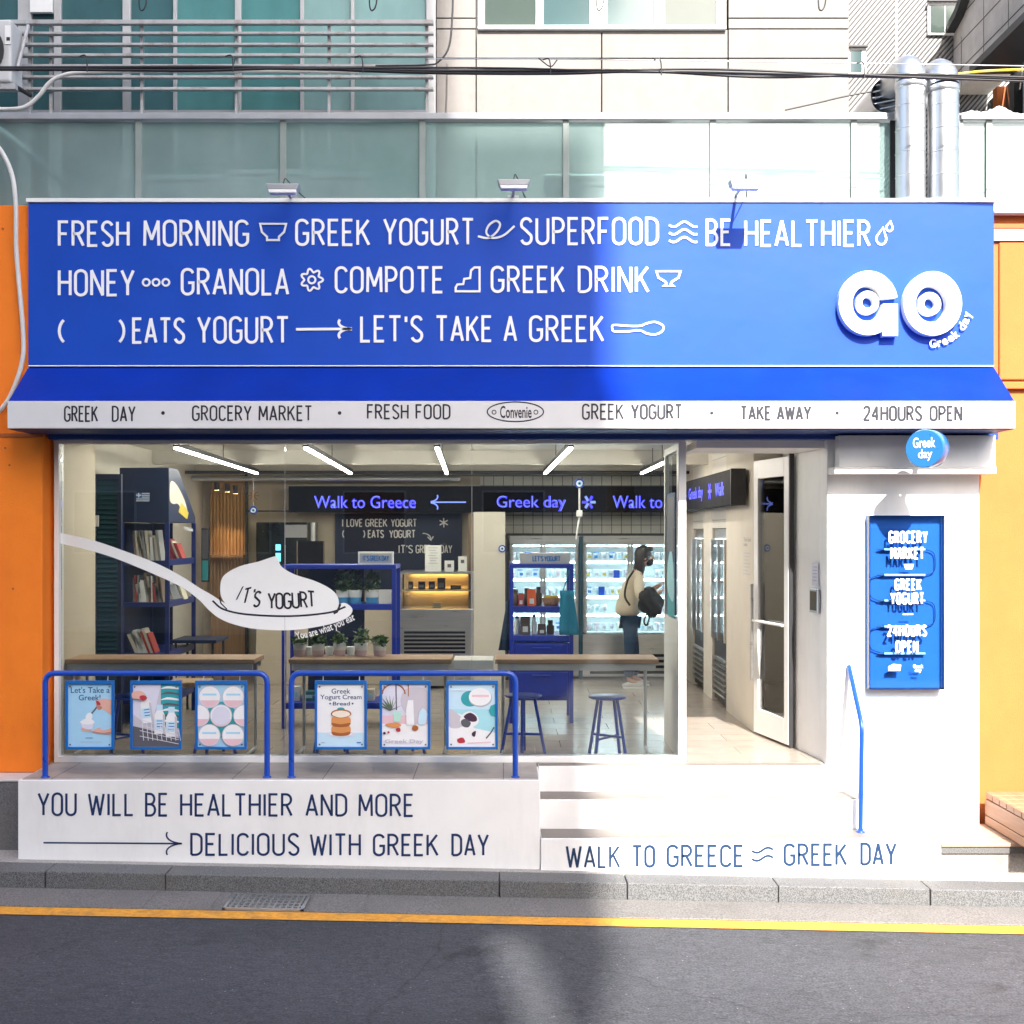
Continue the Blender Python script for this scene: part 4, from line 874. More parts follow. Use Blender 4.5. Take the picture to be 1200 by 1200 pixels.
b.add(vs, [(i*ny+j, (i+1)*ny+j, (i+1)*ny+j+1, i*ny+j+1) for i in range(nx-1) for j in range(ny-1)], M['foil'], False); b.build('sheet', t)
# ribbed metal building behind
YH = 5.2
t = thing('ribbed_building', 'tall building clad in diagonally ribbed silver metal behind the ducts', 'building', (X(1060, YH), YH, 0))
b = MB(); b.box(X(930, YH), X(1320, YH), YH, YH+4, -.7, 11, M['hatch']); b.build('wall', t)
for px0, px1, py0, py1 in ((993, 1014, 58, 88), (1086, 1126, 5, 42), (993, 1014, -60, -30)):
    f = MB(); f.box(X(px0, YH), X(px1, YH), YH-.04, YH-.002, Z(py1, YH), Z(py0, YH), M['white_clean']); fo = f.build('window', t, bevel=.003)
    w3 = (px1-px0)
    for a0, a1 in (((.08, .48), (.52, .92)) if w3 > 30 else ((.1, .75),)):
        b = MB(); b.box(X(px0+w3*a0, YH), X(px0+w3*a1, YH), YH-.045, YH-.0405, Z(py1-2, YH), Z(py0+3, YH), M['teal_pale'] if w3 < 30 else M['pane_pale']); b.build('pane', fo)
    b = MB(); b.box(X(px0-1, YH), X(px1+1, YH), YH-.09, YH-.041, Z(py0, YH), Z(py0-2.2, YH), M['dark']); b.build('window_hood', fo)
b = MB(); b.box(X(1049, YH), X(1051, YH), YH-.01, YH-.001, 2, 11, M['stone_r']); b.build('wall_joint', t)
# stone building on the right, seen along its side
XS = 5.2
t = thing('stone_side_building', 'grey stone-clad building with dark eaves at the upper right', 'building', (XS, 4, 0))
TSx = TF((XS, 0, 0), (0, 1, 0), (0, 0, 1), (-1, 0, 0))
top = [(6.0, 7.25), (5.4, 7.42), (4.9, 7.55), (4.4, 7.85), (3.7, 8.35), (2.6, 9.0), (1.0, 9.6)]
b = MB()
b.prism(top+[(1.0, 6.74), (6.0, 6.74)], TSx, 0, -.4, M['stone_r']); b.build('wall', t)
b = MB()
for k in range(9):
    z = 6.95+.3*k
    b.ribbon([(5.9 if z < 7.3 else 6.0-(z-6.9)*1.6, z), (1.0, z)], .012, TSx, M['joint'], .002)
for y in (1.7, 2.35, 3.0, 3.65, 4.3, 4.95):
    b.ribbon([(y, 6.74), (y, 8.6 - (y-2.6)*.55 if y > 2.6 else 9)], .012, TSx, M['joint'], .0028)
b.build('joint', t)
b = MB(); b.ribbon(top, .09, TSx, M['dark'], .0, .10); b.build('coping', t)
b = MB(); b.prism([(1.0, 6.66), (4.35, 6.66), (4.35, 6.738), (1.0, 6.738)], TSx, -.35, .14, M['dark']); b.build('eave', t)
b = MB(); b.prism([(1.0, 3.6), (6.0, 3.6), (6.0, 6.655), (1.0, 6.655)], TSx, -.45, -.40, M['teal_pale']); b.build('glazing', t)
b = MB()
for y, m in ((5.4, 'alu_light'), (4.75, 'rust'), (4.3, 'dark'), (3.95, 'alu'), (3.0, 'alu')): b.prism([(y-.06, 3.6), (y+.06, 3.6), (y+.06, 6.65), (y-.06, 6.65)], TSx, -.40, -.30, M[m])
b.prism([(1.2, 3.6), (3.75, 3.6), (3.3, 6.0), (1.2, 6.6)], TSx, -.38, -.36, M['dglass'])
b.build('frame', t)
# air conditioner and its bracket
t = thing('air_conditioner', 'pale air conditioner outdoor unit cut off at the top left corner', 'air conditioner', P(-20, 95, 1.0))
b = MB(); b.box(X(-75, .95), X(13, .95), .95, 1.2, Z(96, .95), Z(22, .95), M['ac']); b.build('case', t, bevel=.02)
b = MB(); b.box(X(6, .95), X(13.5, .95)-.005, .944, .949, Z(52, .95), Z(30, .95), M['white']); b.box(X(8, .95), X(12, .95), .941, .9435, Z(48, .95), Z(44, .95), M['dark']); b.build('label_plate', t)
b = MB(); b.box(X(-75, .95), X(17, .95), .97, 1.02, Z(104, .97), Z(97, .97), M['rusty']); b.tube([P(14, 99, 1.0), P(36, 112, 1.2)], .018, M['dark'], 8); b.tube([P(20, 82, 1.0), P(33, 30, 1.2)], .016, M['rusty'], 8); b.build('bracket', t)
b = MB(); b.lathe([(.23, 0), (.23, .012), (.2, .012), (.2, 0)], (X(-28, .95), .932, Z(59, .95)), M['dark'], 28, 'y'); b.build('fan_guard', t)
def cable(name, label, pts, Y, r, m, group=None, n=8):
    b = MB(); b.tube(spline([P(a, c, Y+(e[0] if e else 0)) for a, c, *e in pts], n), r, M[m], 8)
    return props(b.build(name), label, 'cable', group)
cable('white_cable', 'white drain hose curling below the air conditioner at top left', [(-20, 127), (10, 128), (30, 125), (45, 113), (58, 97), (72, 89), (95, 85), (160, 83.5), (300, 83), (420, 84)], .8, .017, 'conduit')
cable('black_cable', 'thick black cable bundle strung across above the frosted glass', [(-40, 80), (120, 79.5), (250, 79), (400, 81), (520, 83.5), (640, 83), (800, 84), (950, 87.5), (1060, 90), (1240, 95)], -.9, .014, 'black', 'overhead cables')
cable('black_cable', 'black cable twisted under the thick bundle, swinging lowest near the middle', [(-40, 81.5), (100, 82), (230, 83), (340, 80.5), (500, 85.5), (650, 86.5), (760, 84), (900, 90.5), (1060, 87), (1240, 92)], -.93, .009, 'black', 'overhead cables')
cable('black_cable', 'thinner purplish cable weaving over the black bundle right of centre', [(350, 81), (480, 79.5), (600, 80), (700, 82.5), (830, 81), (960, 86), (1100, 91.5), (1240, 97)], -.96, .007, 'black', 'overhead cables')
cable('thin_wire', 'single thin grey wire running above the black cable bundle', [(500, 69), (640, 69), (800, 71), (1000, 74), (1240, 78)], -.6, .004, 'alu', 'overhead cables')
cable('yellow_cable', 'thin yellow cable sloping up to the right behind the ducts', [(1085, 92), (1120, 87), (1160, 83), (1240, 80)], 2.5, .012, 'yel', 'overhead cables')
cable('thin_wire', 'dark loose wire slanting up to the round silver outlet', [(920, 129), (960, 120), (990, 113), (1035, 105)], .6, .007, 'dark', 'overhead cables')
for k, (x, y, lab) in enumerate(((102, 79, 'cable tie tail sticking up at the left above the guard rail'), (273, 79, 'cable tie tail on the bundle over the middle of the guard rail'), (425, 80, 'cable tie tail near the end of the guard rail'), (645, 83, 'forked cable tie on the bundle under the upper window'), (775, 83, 'cable tie hook on the bundle right of the upper window sill'), (1013, 87, 'long cable tie hook left of the silver ducts'))):
    b = MB(); b.tube(spline([P(x-9, y-13, -.98), P(x-2, y-14, -.98), P(x, y-5, -.98), P(x, y+5, -.98)], 5), .0045, M['black'], 6)
    if k == 3: b.tube(spline([P(x-14, y-15, -.99), P(x, y-5, -.98), P(x+8, y-13, -.98)], 4), .004, M['black'], 6)
    props(b.build('cable_tie'), lab, 'cable tie', 'cable ties on the overhead bundle')
cable('white_conduit', 'white ribbed conduit hanging down over the orange wall at left', [(-14, 160), (2, 178), (14, 205), (18.5, 240), (19, 290), (23, 340), (27, 390), (26.5, 420), (18, 450), (5, 475), (-20, 500)], -.26, .0165, 'conduit')
cable('grey_hose', 'pale hose hanging from above beside the teal glass bay', [(531, -30), (530, 20), (526, 55), (514, 72), (500, 76), (440, 77)], 1.0, .008, 'dark')
for k, (x, lab) in enumerate(((167, 'loop of black wire dangling at the top edge above the teal windows'), (437, 'hook of black wire dangling over the pale end of the glass bay'), (703, 'hook of black wire dangling before the upper stone window'), (963, 'oval loop of black wire dangling before the stone wall'))):
    b = MB(); b.tube(spline([P(x-2, -40, .3), P(x-4, 0, .3), P(x-2, 12, .3), P(x+3, 8, .3), P(x+5, -8, .3), P(x+4, -40, .3)], 6), .006, M['black'], 6); props(b.build('wire_loop'), lab, 'wire', 'loops of loose wire')
# flood lamps on the sign
for x, y, lab in ((332, 222, 'small white flood lamp on the sign edge, in the shade over GREEK'), (602, 217, 'small white flood lamp on the sign edge above SUPERFOOD'), (873, 217, 'small flood lamp in the sun above HEALTHIER, casting a shadow on the sign')):
    Y = -.58; c = P(x, y, Y)
    t = thing('flood_lamp', lab, 'lamp', (c.x, -.25, zs1+.03), 'flood lamps along the top of the sign')
    H8 = lambda w0, w1, y0, y1, z0, z1: ([(c.x-w0, y0, z0), (c.x+w0, y0, z0), (c.x+w0, y1, z0), (c.x-w0, y1, z0)], [(c.x-w1, y0, z1), (c.x+w1, y0, z1), (c.x+w1, y1, z1), (c.x-w1, y1, z1)])
    b = MB(); b.hull(*H8(.098, .112, Y-.045, Y+.05, c.z-.012, c.z+.03), M['alu']); b.build('housing', t, bevel=.006)
    b = MB(); q0_, q1_ = H8(.088, .096, Y-.05, Y+.02, c.z-.036, c.z-.0125); b.hull(q0_, q1_, M['white_clean']); b.build('lens', t, bevel=.004)
    b = MB(); b.tube(rpath([(c.x, Y+.04, c.z+.03), (c.x, -.3, c.z+.02), (c.x, -.235, zs1+.05)], .05), .011, M['alu'], 8); b.box(c.x-.04, c.x+.04, -.26, -.18, zs1+.031, zs1+.05, M['alu']); b.build('arm', t)
    b = MB(); b.tube(spline([(c.x, Y, c.z+.04), (c.x+.01, Y+.02, c.z+.08), (c.x+.03, Y+.1, c.z+.07), (c.x+.09, -.2, zs1+.045), (c.x+.16, -.12, zs1+.035)], 6), .004, M['black'], 6); b.build('cord', t)

# ================================================================== THINGS OUTSIDE
# blue tube railings on the deck
for px0, px1, lab in ((53, 313, 'bright blue tube hoop railing on the deck, the left one'), (341.5, 604, 'bright blue tube hoop railing on the deck, the right one beside the steps')):
    Y = -.6; r = .0195
    t = thing('hoop_railing', lab, 'railing', (X((px0+px1)/2, Y), Y, 0), 'blue railings on the deck')
    b = MB(); b.tube(rpath([(X(px0, Y), Y, .001), (X(px0, Y), Y, Z(789, Y)), (X(px1, Y), Y, Z(789, Y)), (X(px1, Y), Y, .001)], .07, 8), r, M['blue'], 16); b.build('tube', t)
    for px in (px0, px1):
        b = MB(); b.lathe([(.03, .001), (.03, .008), (.021, .011)], (X(px, Y), Y, 0), M['blue'], 18); b.build('foot', t)
# handrail on the steps
t = thing('handrail', 'thin bright blue handrail running from the column down to the lowest step', 'handrail', (2.47, -.515, -.393))
b = MB(); b.tube(rpath([(2.49, -.14, Z(780, -.10)), (2.475, -.515, Z(850, -.515)), (2.465, -.515, -.392)], .06), .0165, M['blue'], 14); b.build('tube', t)
b = MB(); b.lathe([(.03, -.3925), (.03, -.384), (.018, -.380)], (2.465, -.515, 0), M['blue'], 18); b.build('foot', t)
# posters hanging on the railings
def poster(px0, px1, label, draw):
    Y = -.622; py0, py1 = 797.5, 878
    cx = X((px0+px1)/2, Y); w = X(px1, Y)-X(px0, Y); z0, z1 = Z(py1, Y), Z(py0, Y)
    t = thing('poster_board', label, 'poster', (cx, Y, z0), 'framed posters hanging on the blue railings')
    fw = .017; fr = MB()
    fr.box(cx-w/2, cx-w/2+fw, Y-.012, Y+.012, z0, z1, M['blue_frame']); fr.box(cx+w/2-fw, cx+w/2, Y-.012, Y+.012, z0, z1, M['blue_frame'])
    fr.box(cx-w/2+fw, cx+w/2-fw, Y-.012, Y+.012, z0, z0+fw, M['blue_frame']); fr.box(cx-w/2+fw, cx+w/2-fw, Y-.012, Y+.012, z1-fw*1.5, z1, M['blue_frame'])
    fr.box(cx-w/2+fw, cx+w/2-fw, Y+.002, Y+.012, z0+fw, z1-fw*1.5, M['blue_frame']); fr.build('frame', t, bevel=.002)
    pw = w-2*fw; ph = z1-z0-2.5*fw
    b = MB(); A = Art(b, lambda u, v, d=0: (cx-pw/2+pw*u, Y+.0015-d, z0+fw+pw*v), .0004)
    H = ph/pw; A.H = H
    draw(A, H)
    for u in (.05, .95):
        for v in (.05, H-.05): A.ell(u, v, .02, .02, M['i_dgrey'], 10)
    b.build('print', t)
    b = MB()
    for s_ in (-.7, .7): b.tube(rpath([(cx+s_*w/2, Y+.013, z1-.01), (cx+s_*w/2, Y+.02, z1+.02), (cx+s_*w/2, -.6, Z(789, -.6)+.026), (cx+s_*w/2, -.57, Z(789, -.6)+.0)], .012, 4), .0028, M['alu_light'], 6)
    b.build('hook', t)
def hand(A, cx, cy, s, m1, m2, flip=1):
    A.blob([(cx+flip*s*a, cy+s*c) for a, c in ((0, 0), (.25, .18), (.6, .22), (1.0, .25), (1.0, -.15), (.7, -.2), (.4, -.2), (.15, -.12))], m1)
    for k in range(4): A.blob([(cx+flip*s*(a-.08*k), cy+s*(c-.07*k)) for a, c in ((.1, .15), (-.15, .2), (-.25, .12), (-.05, .06))], m2 if k % 2 else m1, 4)
def d1(A, H):
    A.rect(0, 1, 0, H, M['i_sky']); A.bt("Let's Take a", .06, .95, H-.2, H-.06, M['i_navy'], .008); A.bt('Greek!', .24, .74, H-.37, H-.24, M['i_navy'], .008)
    A.line([(.5, .72), (.62, .86), (.70, .98)], .035, M['i_dgrey'])
    A.blob([(1, 1.05), (.85, 1.1), (.7, 1.08), (.64, 1.0), (.66, .92), (.74, .88), (.86, .82), (1, .74)], M['i_skin']); A.blob([(.66, 1.0), (.72, .95), (.78, .9), (.72, .84), (.65, .9)], M['i_skin2'], 4); A.blob([(.64, 1.06), (.72, 1.02), (.74, .96), (.66, .97)], M['i_red'], 4)
    A.blob([(.40, .66), (.44, .76), (.52, .78), (.56, .7), (.52, .63)], M['i_white'], 4)
    A.poly([(.28, .56), (.36, .36), (.54, .36), (.60, .56)], M['i_grey']); A.poly([(.29, .53), (.345, .40), (.555, .40), (.595, .53)], M['i_lil']); A.blob([(.28, .55), (.34, .62), (.46, .66), (.56, .62), (.61, .55), (.45, .51)], M['i_white'], 5)
    A.blob([(1, .3), (.8, .29), (.5, .35), (.33, .37), (.3, .43), (.38, .42), (.52, .36), (.66, .42), (.72, .44), (.8, .38), (1, .42)], M['i_skin'], 5); A.blob([(1, .3), (.8, .29), (.55, .335), (.6, .35), (.8, .32), (1, .35)], M['i_skin2'], 4)
    A.bt('GREEK', .4, .58, .19, .215, M['i_navy'], .02); A.line([(.28, .11), (.78, .11)], .012, M['i_grey'])
def d2(A, H):
    A.rect(0, 1, 0, H, M['i_lilg']); A.poly([(0, H), (.6, H), (.42, .5), (.2, .55), (0, .7)], M['i_lil']); A.rect(.6, 1, .4, H, M['i_teal'])
    for k in range(7): A.blob([(.6, H-.1-.12*k), (.75, H-.04-.12*k), (1, H-.08-.12*k), (1, H-.11-.12*k), (.76, H-.09-.12*k)], M['i_dgrey' if k % 2 else 'i_white'], 4)
    A.poly([(0, 0), (1, 0), (1, .18), (.3, .38), (0, .45)], M['i_dgrey'])
    def bottle(cx, b0, s, rot=0):
        c_, s_ = cos(rot), sin(rot)
        q = lambda pts: [(cx+s*(a*c_-c*s_), b0+s*(a*s_+c*c_)) for a, c in pts]
        A.poly(q([(-.13, 0), (.13, 0), (.13, .46), (.07, .58), (-.07, .58), (-.13, .46)]), M['i_white']); A.poly(q([(-.075, .58), (.075, .58), (.075, .72), (-.075, .72)]), M['i_sky2'])
        A.poly(q([(-.12, .12), (.12, .12), (.12, .36), (-.12, .36)]), M['i_sky2'])
        for k in range(3): A.line(q([(-.07, .18+.07*k), (.07, .18+.07*k)]), .02*s, M['i_blue'])
        A.poly(q([(.08, 0), (.13, 0), (.13, .46), (.08, .5)]), M['i_lilg'])
    bottle(.34, .52, .9, .15); bottle(.58, .28, .88); bottle(.84, .22, .9)
    for k in range(9): A.line([(.2+.1*k, .62-.03*k), (.24+.1*k, .14)], .012, M['i_white'])
    for k in range(4): A.line([(.16, .6-.12*k), (1, .34-.09*k)], .014, M['i_lil'])
    A.blob([(0, 1.18), (.15, 1.22), (.27, 1.16), (.3, 1.08), (.22, 1.03), (.05, 1.05), (0, 1.06)], M['i_skin'], 5); A.blob([(.16, 1.1), (.26, 1.12), (.32, 1.06), (.24, 1.0), (.17, 1.04)], M['i_red'], 4)
def d3(A, H):
    A.rect(0, 1, 0, H, M['i_sky']); A.blob([(.2, .3), (.6, .2), (.9, .5), (.7, .9), (.4, .95), (.15, .7)], M['i_teal'])
    for cx, cy in ((.25, H-.27), (.76, H-.27), (.02, H/2), (.5, H/2), (1.0, H/2), (.25, .25), (.76, .25)):
        r = .24
        full = [(cx+r*cos(2*pi*i/28), cy+r*sin(2*pi*i/28)) for i in range(28)]; clip = lambda pts: [(min(max(a, 0), 1), min(max(c, 0), H)) for a, c in pts]
        A.poly(clip(full), M['i_lilg']); A.poly(clip([(cx+(a-cx)*.93, cy+(c-cy)*.93) for a, c in full]), M['i_white'])
        A.poly(clip([(cx+r*.9*cos(radians(a)), cy+r*.9*sin(radians(a))) for a in range(200, 341, 10)]), M['i_pink'])
        if .1 < cx < .9 and abs(cy-H/2) > .1: A.line([(cx-.15, cy+.05), (cx+.15, cy+.05)], .04, M['i_sky']); A.line([(cx-.06, cy-.09), (cx+.06, cy-.09)], .03, M['i_pink'])
        elif .1 < cx < .9: A.ell(cx, cy, .2, .2, M['i_lil'], 24)
def d4(A, H):
    A.rect(0, 1, 0, H, M['i_white']); A.rect(0, 1, 0, .3, M['i_sky2']); A.bt('Greek', .3, .7, H-.2, H-.09, M['i_navy'], .01); A.bt('Yogurt Cream', .06, .94, H-.35, H-.22, M['i_navy'], .01); A.bt('Bread', .33, .69, H-.45, H-.37, M['i_navy'], .01)
    A.ell(.27, H-.41, .02, .02, M['i_navy'], 8); A.ell(.75, H-.41, .02, .02, M['i_navy'], 8); A.ell(.5, H-.53, .08, .04, M['i_teal'])
    A.ell(.5, .27, .3, .06, M['i_lil']); A.ell(.5, .275, .24, .04, M['i_white'])
    for cy in (.34, .53): A.blob([(.3, cy), (.33, cy+.1), (.5, cy+.14), (.68, cy+.1), (.71, cy), (.66, cy-.09), (.5, cy-.11), (.34, cy-.09)], M['i_bun'], 5); A.blob([(.31, cy-.02), (.5, cy-.05), (.7, cy-.02), (.66, cy-.09), (.5, cy-.11), (.34, cy-.09)], M['i_bun2'], 5)
    A.blob([(.3, .67), (.33, .76), (.5, .80), (.68, .76), (.71, .67), (.5, .61)], M['i_bun2'], 5); A.blob([(.325, .67), (.35, .74), (.5, .77), (.66, .74), (.685, .67), (.5, .62)], M['i_cream'], 5)
    A.line([(.08, .09), (.16, .09)], .02, M['i_grey']); A.line([(.84, .09), (.93, .09)], .025, M['i_blue'])
def d5(A, H):
    A.rect(0, 1, 0, H, M['i_lil']); A.rect(0, 1, 0, H*.5, M['i_pink']); A.rect(0, 1, 0, .5, M['i_white'])
    A.blob([(.4, 1.0), (.5, 1.25), (.75, 1.3), (1, 1.2), (1, .75), (.7, .7), (.5, .75)], M['i_lilg'])
    A.line(arc(.25, 1.15, .25, .22, 0, 180, 10), .03, M['i_bun2']); A.line([(.3, H), (.31, .8)], .025, M['i_dgrey']); A.line([(.57, H), (.57, 1.1)], .02, M['i_bun2'])
    for k in range(9): a = radians(20+17*k); A.poly([(.17, .78), (.17+.32*cos(a)-.02, .80+.34*sin(a)), (.21, .82)], M['i_green' if k % 2 else 'i_dgrey'])
    A.poly([(.26, .55), (.4, .55), (.42, .78), (.24, .78)], M['i_mint']); A.poly([(.53, .48), (.75, .48), (.77, .8), (.72, 1.02), (.56, 1.02), (.52, .8)], M['i_white']); A.poly([(.7, .48), (.75, .48), (.77, .8), (.72, 1.02), (.68, 1.02)], M['i_lilg']); A.blob([(.8, .5), (.95, .52), (.97, .75), (.88, .84), (.8, .7)], M['i_sky2'])
    A.blob([(.06, .49), (.25, .42), (.42, .47), (.3, .53)], M['i_bun'], 4); A.blob([(.3, .4), (.38, .42), (.4, .34), (.32, .34)], M['i_red'], 4); A.ell(.72, .41, .07, .06, M['i_bun2']); A.ell(.05, .3, .03, .03, M['i_plum'], 8); A.ell(.14, .32, .025, .025, M['i_red'], 8)
    A.bt('Greek Day', .06, .9, .06, .17, M['i_lilg'], .02)
def d6(A, H):
    A.rect(0, 1, 0, H, M['i_aqua']); A.rect(0, 1, H*.6, H, M['i_sky2']); A.ell(.46, 1.03, .2, .17, M['i_teal']); A.ell(.68, 1.05, .25, .2, M['i_grey']); A.ell(.67, 1.07, .24, .19, M['i_white']); A.line([(.5, 1.09), (.86, 1.09)], .045, M['i_pink'])
    A.poly([(0, .78), (.3, .68), (.55, .4), (1, .3), (1, 0), (0, 0)], M['i_white']); A.blob([(0, .8), (.2, .7), (.35, .52), (.2, .4), (0, .45)], M['i_lilg'])
    A.blob([(.24, .55), (.3, .7), (.45, .76), (.6, .68), (.64, .55), (.55, .44), (.35, .42)], M['i_white']); A.blob([(.32, .64), (.45, .73), (.58, .66), (.6, .56), (.48, .54)], M['i_plum'], 5); A.blob([(.26, .55), (.36, .6), (.47, .52), (.42, .42), (.3, .44)], M['i_dgrey'], 5)
    A.ell(.97, .78, .13, .14, M['i_teal']) if False else A.poly([(1, .64), (.9, .68), (.86, .78), (.9, .88), (1, .92)], M['i_teal']); A.line([(.97, .42), (.9, .3), (.8, .18)], .03, M['i_dgrey'])
    A.blob([(.5, .3), (.58, .34), (.56, .22), (.5, .24)], M['i_plum'], 4); A.blob([(.18, .16), (.3, .2), (.35, .1), (.22, .08)], M['i_red'], 4); A.line([(.05, H-.12), (.45, H-.12)], .02, M['i_white']); A.line([(.4, .08), (.9, .1)], .02, M['i_pink'])
for px0, px1, lab, dr_ in ((77, 134, "blue framed poster reading Let's Take a Greek! above a hand holding yogurt", d1), (153, 213, 'blue framed poster of white bottles in a wire basket', d2), (229, 289.5, 'blue framed poster of round pink and white yogurt lids', d3),
    (369, 430, 'blue framed poster for Greek Yogurt Cream Bread with stacked buns', d4), (445, 504.5, 'blue framed poster of a white jug and spiky plant on a table', d5), (523, 583.5, 'blue framed poster of an open yogurt tub on pale aqua', d6)): poster(px0, px1, lab, dr_)
# light box on the column
Y0 = -.131; t = thing('wall_sign_box', 'blue box sign on the white column reading grocery market, greek yogurt', 'sign', (X(1063, Y0), Y0, Z(806, Y0)))
Yf = -.215; M['box_blue'] = mat('box_sign_blue', (.035, .145, .47), .5, .03, 5)
x0, x1, z0, z1 = X(1018.5, Yf), X(1107, Yf), Z(808, Yf), Z(604, Yf)
b = MB(); b.box(x0, x1, Y0-.02, Y0-.001, z0, z1, M['box_blue']); b.build('back_panel', t)
b = MB()
for a in ((x0, x0+.008, z0, z1), (x1-.008, x1, z0, z1), (x0+.008, x1-.008, z0, z0+.008), (x0+.008, x1-.008, z1-.008, z1)): b.box(a[0], a[1], Yf, Y0-.021, a[2], a[3], M['blue_acrylic'])
b.build('side_wall', t)
b = MB(); b.box(x0+.001, x1-.001, Yf-.006, Yf-.001, z0+.001, z1-.001, M['blue_acrylic']); b.build('front_panel', t)
TX = TPX(Yf-.0065)
for txt, u0, u1, vb, vt in (('GROCERY', 1041, 1087, 637, 622), ('MARKET', 1043, 1083, 655.5, 641), ('GREEK', 1048, 1080, 692, 678), ('YOGURT', 1043, 1083, 708.5, 694), ('24HOURS', 1039, 1086, 746, 732), ('OPEN', 1049, 1076, 765, 750.5)):
    b = MB(); stext(b, txt, u0, u1, vb, vt, 2.1, TX, M['letter_white'], 0, .006, .27); b.build('lettering', t)
for kk in range(4):
    b = MB(); A = Art(b, TX)
    if kk == 0: A.poly([(1059, 661), (1071, 661), (1069, 667), (1061, 667)], M['letter_white'])
    elif kk == 1: A.rect(1058, 1070, 720.5, 719, M['letter_white'])
    elif kk == 2: A.poly([(1041, 786), (1055, 786), (1056, 779), (1047, 778), (1041, 781)], M['letter_white'])
    else: A.bt('Greek', 1070, 1082, 783, 778.5, M['letter_white'], .03); A.bt('day', 1072, 1080, 788.5, 783.5, M['letter_white'], .03)
    b.build('small_mark', t)
for k, py in enumerate((641, 671, 701, 731.5, 763)):
    b = MB(); yy = Y0-.045; q0, q1 = P(1036, py+3, yy), P(1084, py+3, yy); b.cyl(q0, q1, .009, M['white_clean'], n=10); b.cyl(q0-Vector((.05, 0, 0)), q0, .004, M['letter_teal'], .011, 10); b.build('neon_bar', t)
b = MB()
for py, sd2 in ((641, 1), (671, -1), (701, 1), (731.5, -1)):
    yy = Y0-.04; a = 1085 if sd2 > 0 else 1030; o = 9*sd2
    b.tube(spline([P(a, py+3, yy), P(a+o, py+7, yy), P(a+o*1.2, py+18, yy), P(a+o, py+29, yy), P(a-2*sd2, py+33.5, yy)], 6), .0035, M['letter_teal'], 6)
b.build('wire', t)
# round blade sign
t = thing('round_sign', 'round light blue drum sign reading Greek day above the white column', 'sign', P(1090, 525, -.36))
c = P(1083, 525.5, -.72); ax = Vector((-.60, -.80, -.02)).normalized(); side = Vector((-ax.y, ax.x, 0)).normalized()*-1
if side.x < 0: side = -side
b = MB(); dk = M['blue_drum'] = mat('light_blue_drum', (.015, .13, .36), .3, .04, 6, coat=.3); r = .130
b.tube([c, c-ax*.012, c-ax*.125, c-ax*.135], [r-.006, r, r, r-.006], dk, 48); b.build('drum', t)
TR = TF(c+ax*.002, side, (0, 0, 1), ax)
b = MB(); A = Art(b, TR); A.bt('Greek', -.075, .075, .005, .075, M['letter_white'], .012); A.bt('day', -.04, .055, -.085, -.005, M['letter_white'], .012); b.build('lettering', t)
b = MB(); q = c-ax*.136; b.tube(rpath([q, q-ax*.03, Vector((q.x+.02, -.262, q.z))], .02), .02, M['dark'], 10); b.build('bracket', t)
# wooden step and bench at the right
t = thing('wooden_step', 'low wooden step on a concrete base beside the white platform', 'step', (3.3, -.4, -.65))
xw0, xw1 = xe+.006, 3.57
b = MB()
for k in range(5): y0_ = -.672+.113*k; b.box(xw0, xw1, y0_, y0_+.108, -.455, -.430, M['decking'])
b.build('boards', t, bevel=.003)
b = MB(); b.box(xw0, xw1, -.66, -.135, -.505, -.456, M['kerb']); b.build('frame', t, bevel=.003)
b = MB(); b.hull([(xw0, -.645, -.506), (xw1, -.645, -.506), (xw1, -.645, -.9), (xw0, -.645, -.9)], [(xw0, -.132, -.506), (xw1, -.132, -.506), (xw1, -.132, -.9), (xw0, -.132, -.9)], M['pavement']); b.build('base', t)
t = thing('bench', 'brown wooden bench with black metal legs cut off by the right edge', 'bench', (4, -.5, -.68))
bx0, bx1 = 3.465, 5.0
for k in range(6):
    y0_ = -.90+.125*k; b = MB(); b.box(bx0+.001*k, bx1, y0_, y0_+.117, -.235, -.190, M['bench']); b.build('seat_board', t, bevel=.004)
for z0_, z1_ in ((-.352, -.24), (-.42, -.357)):
    b = MB(); b.box(bx0, bx0+.03, -.90, -.155, z0_, z1_, M['bench']); b.box(bx0+.031, bx1, -.90, -.87, z0_, z1_, M['bench']); b.build('apron_board', t, bevel=.004)
for x in (3.62, 4.85):
    for y in (-.80, -.25): b = MB(); b.box(x-.02, x+.02, y-.02, y+.02, g(x)-.004, -.4205, M['dark']); b.build('leg', t)
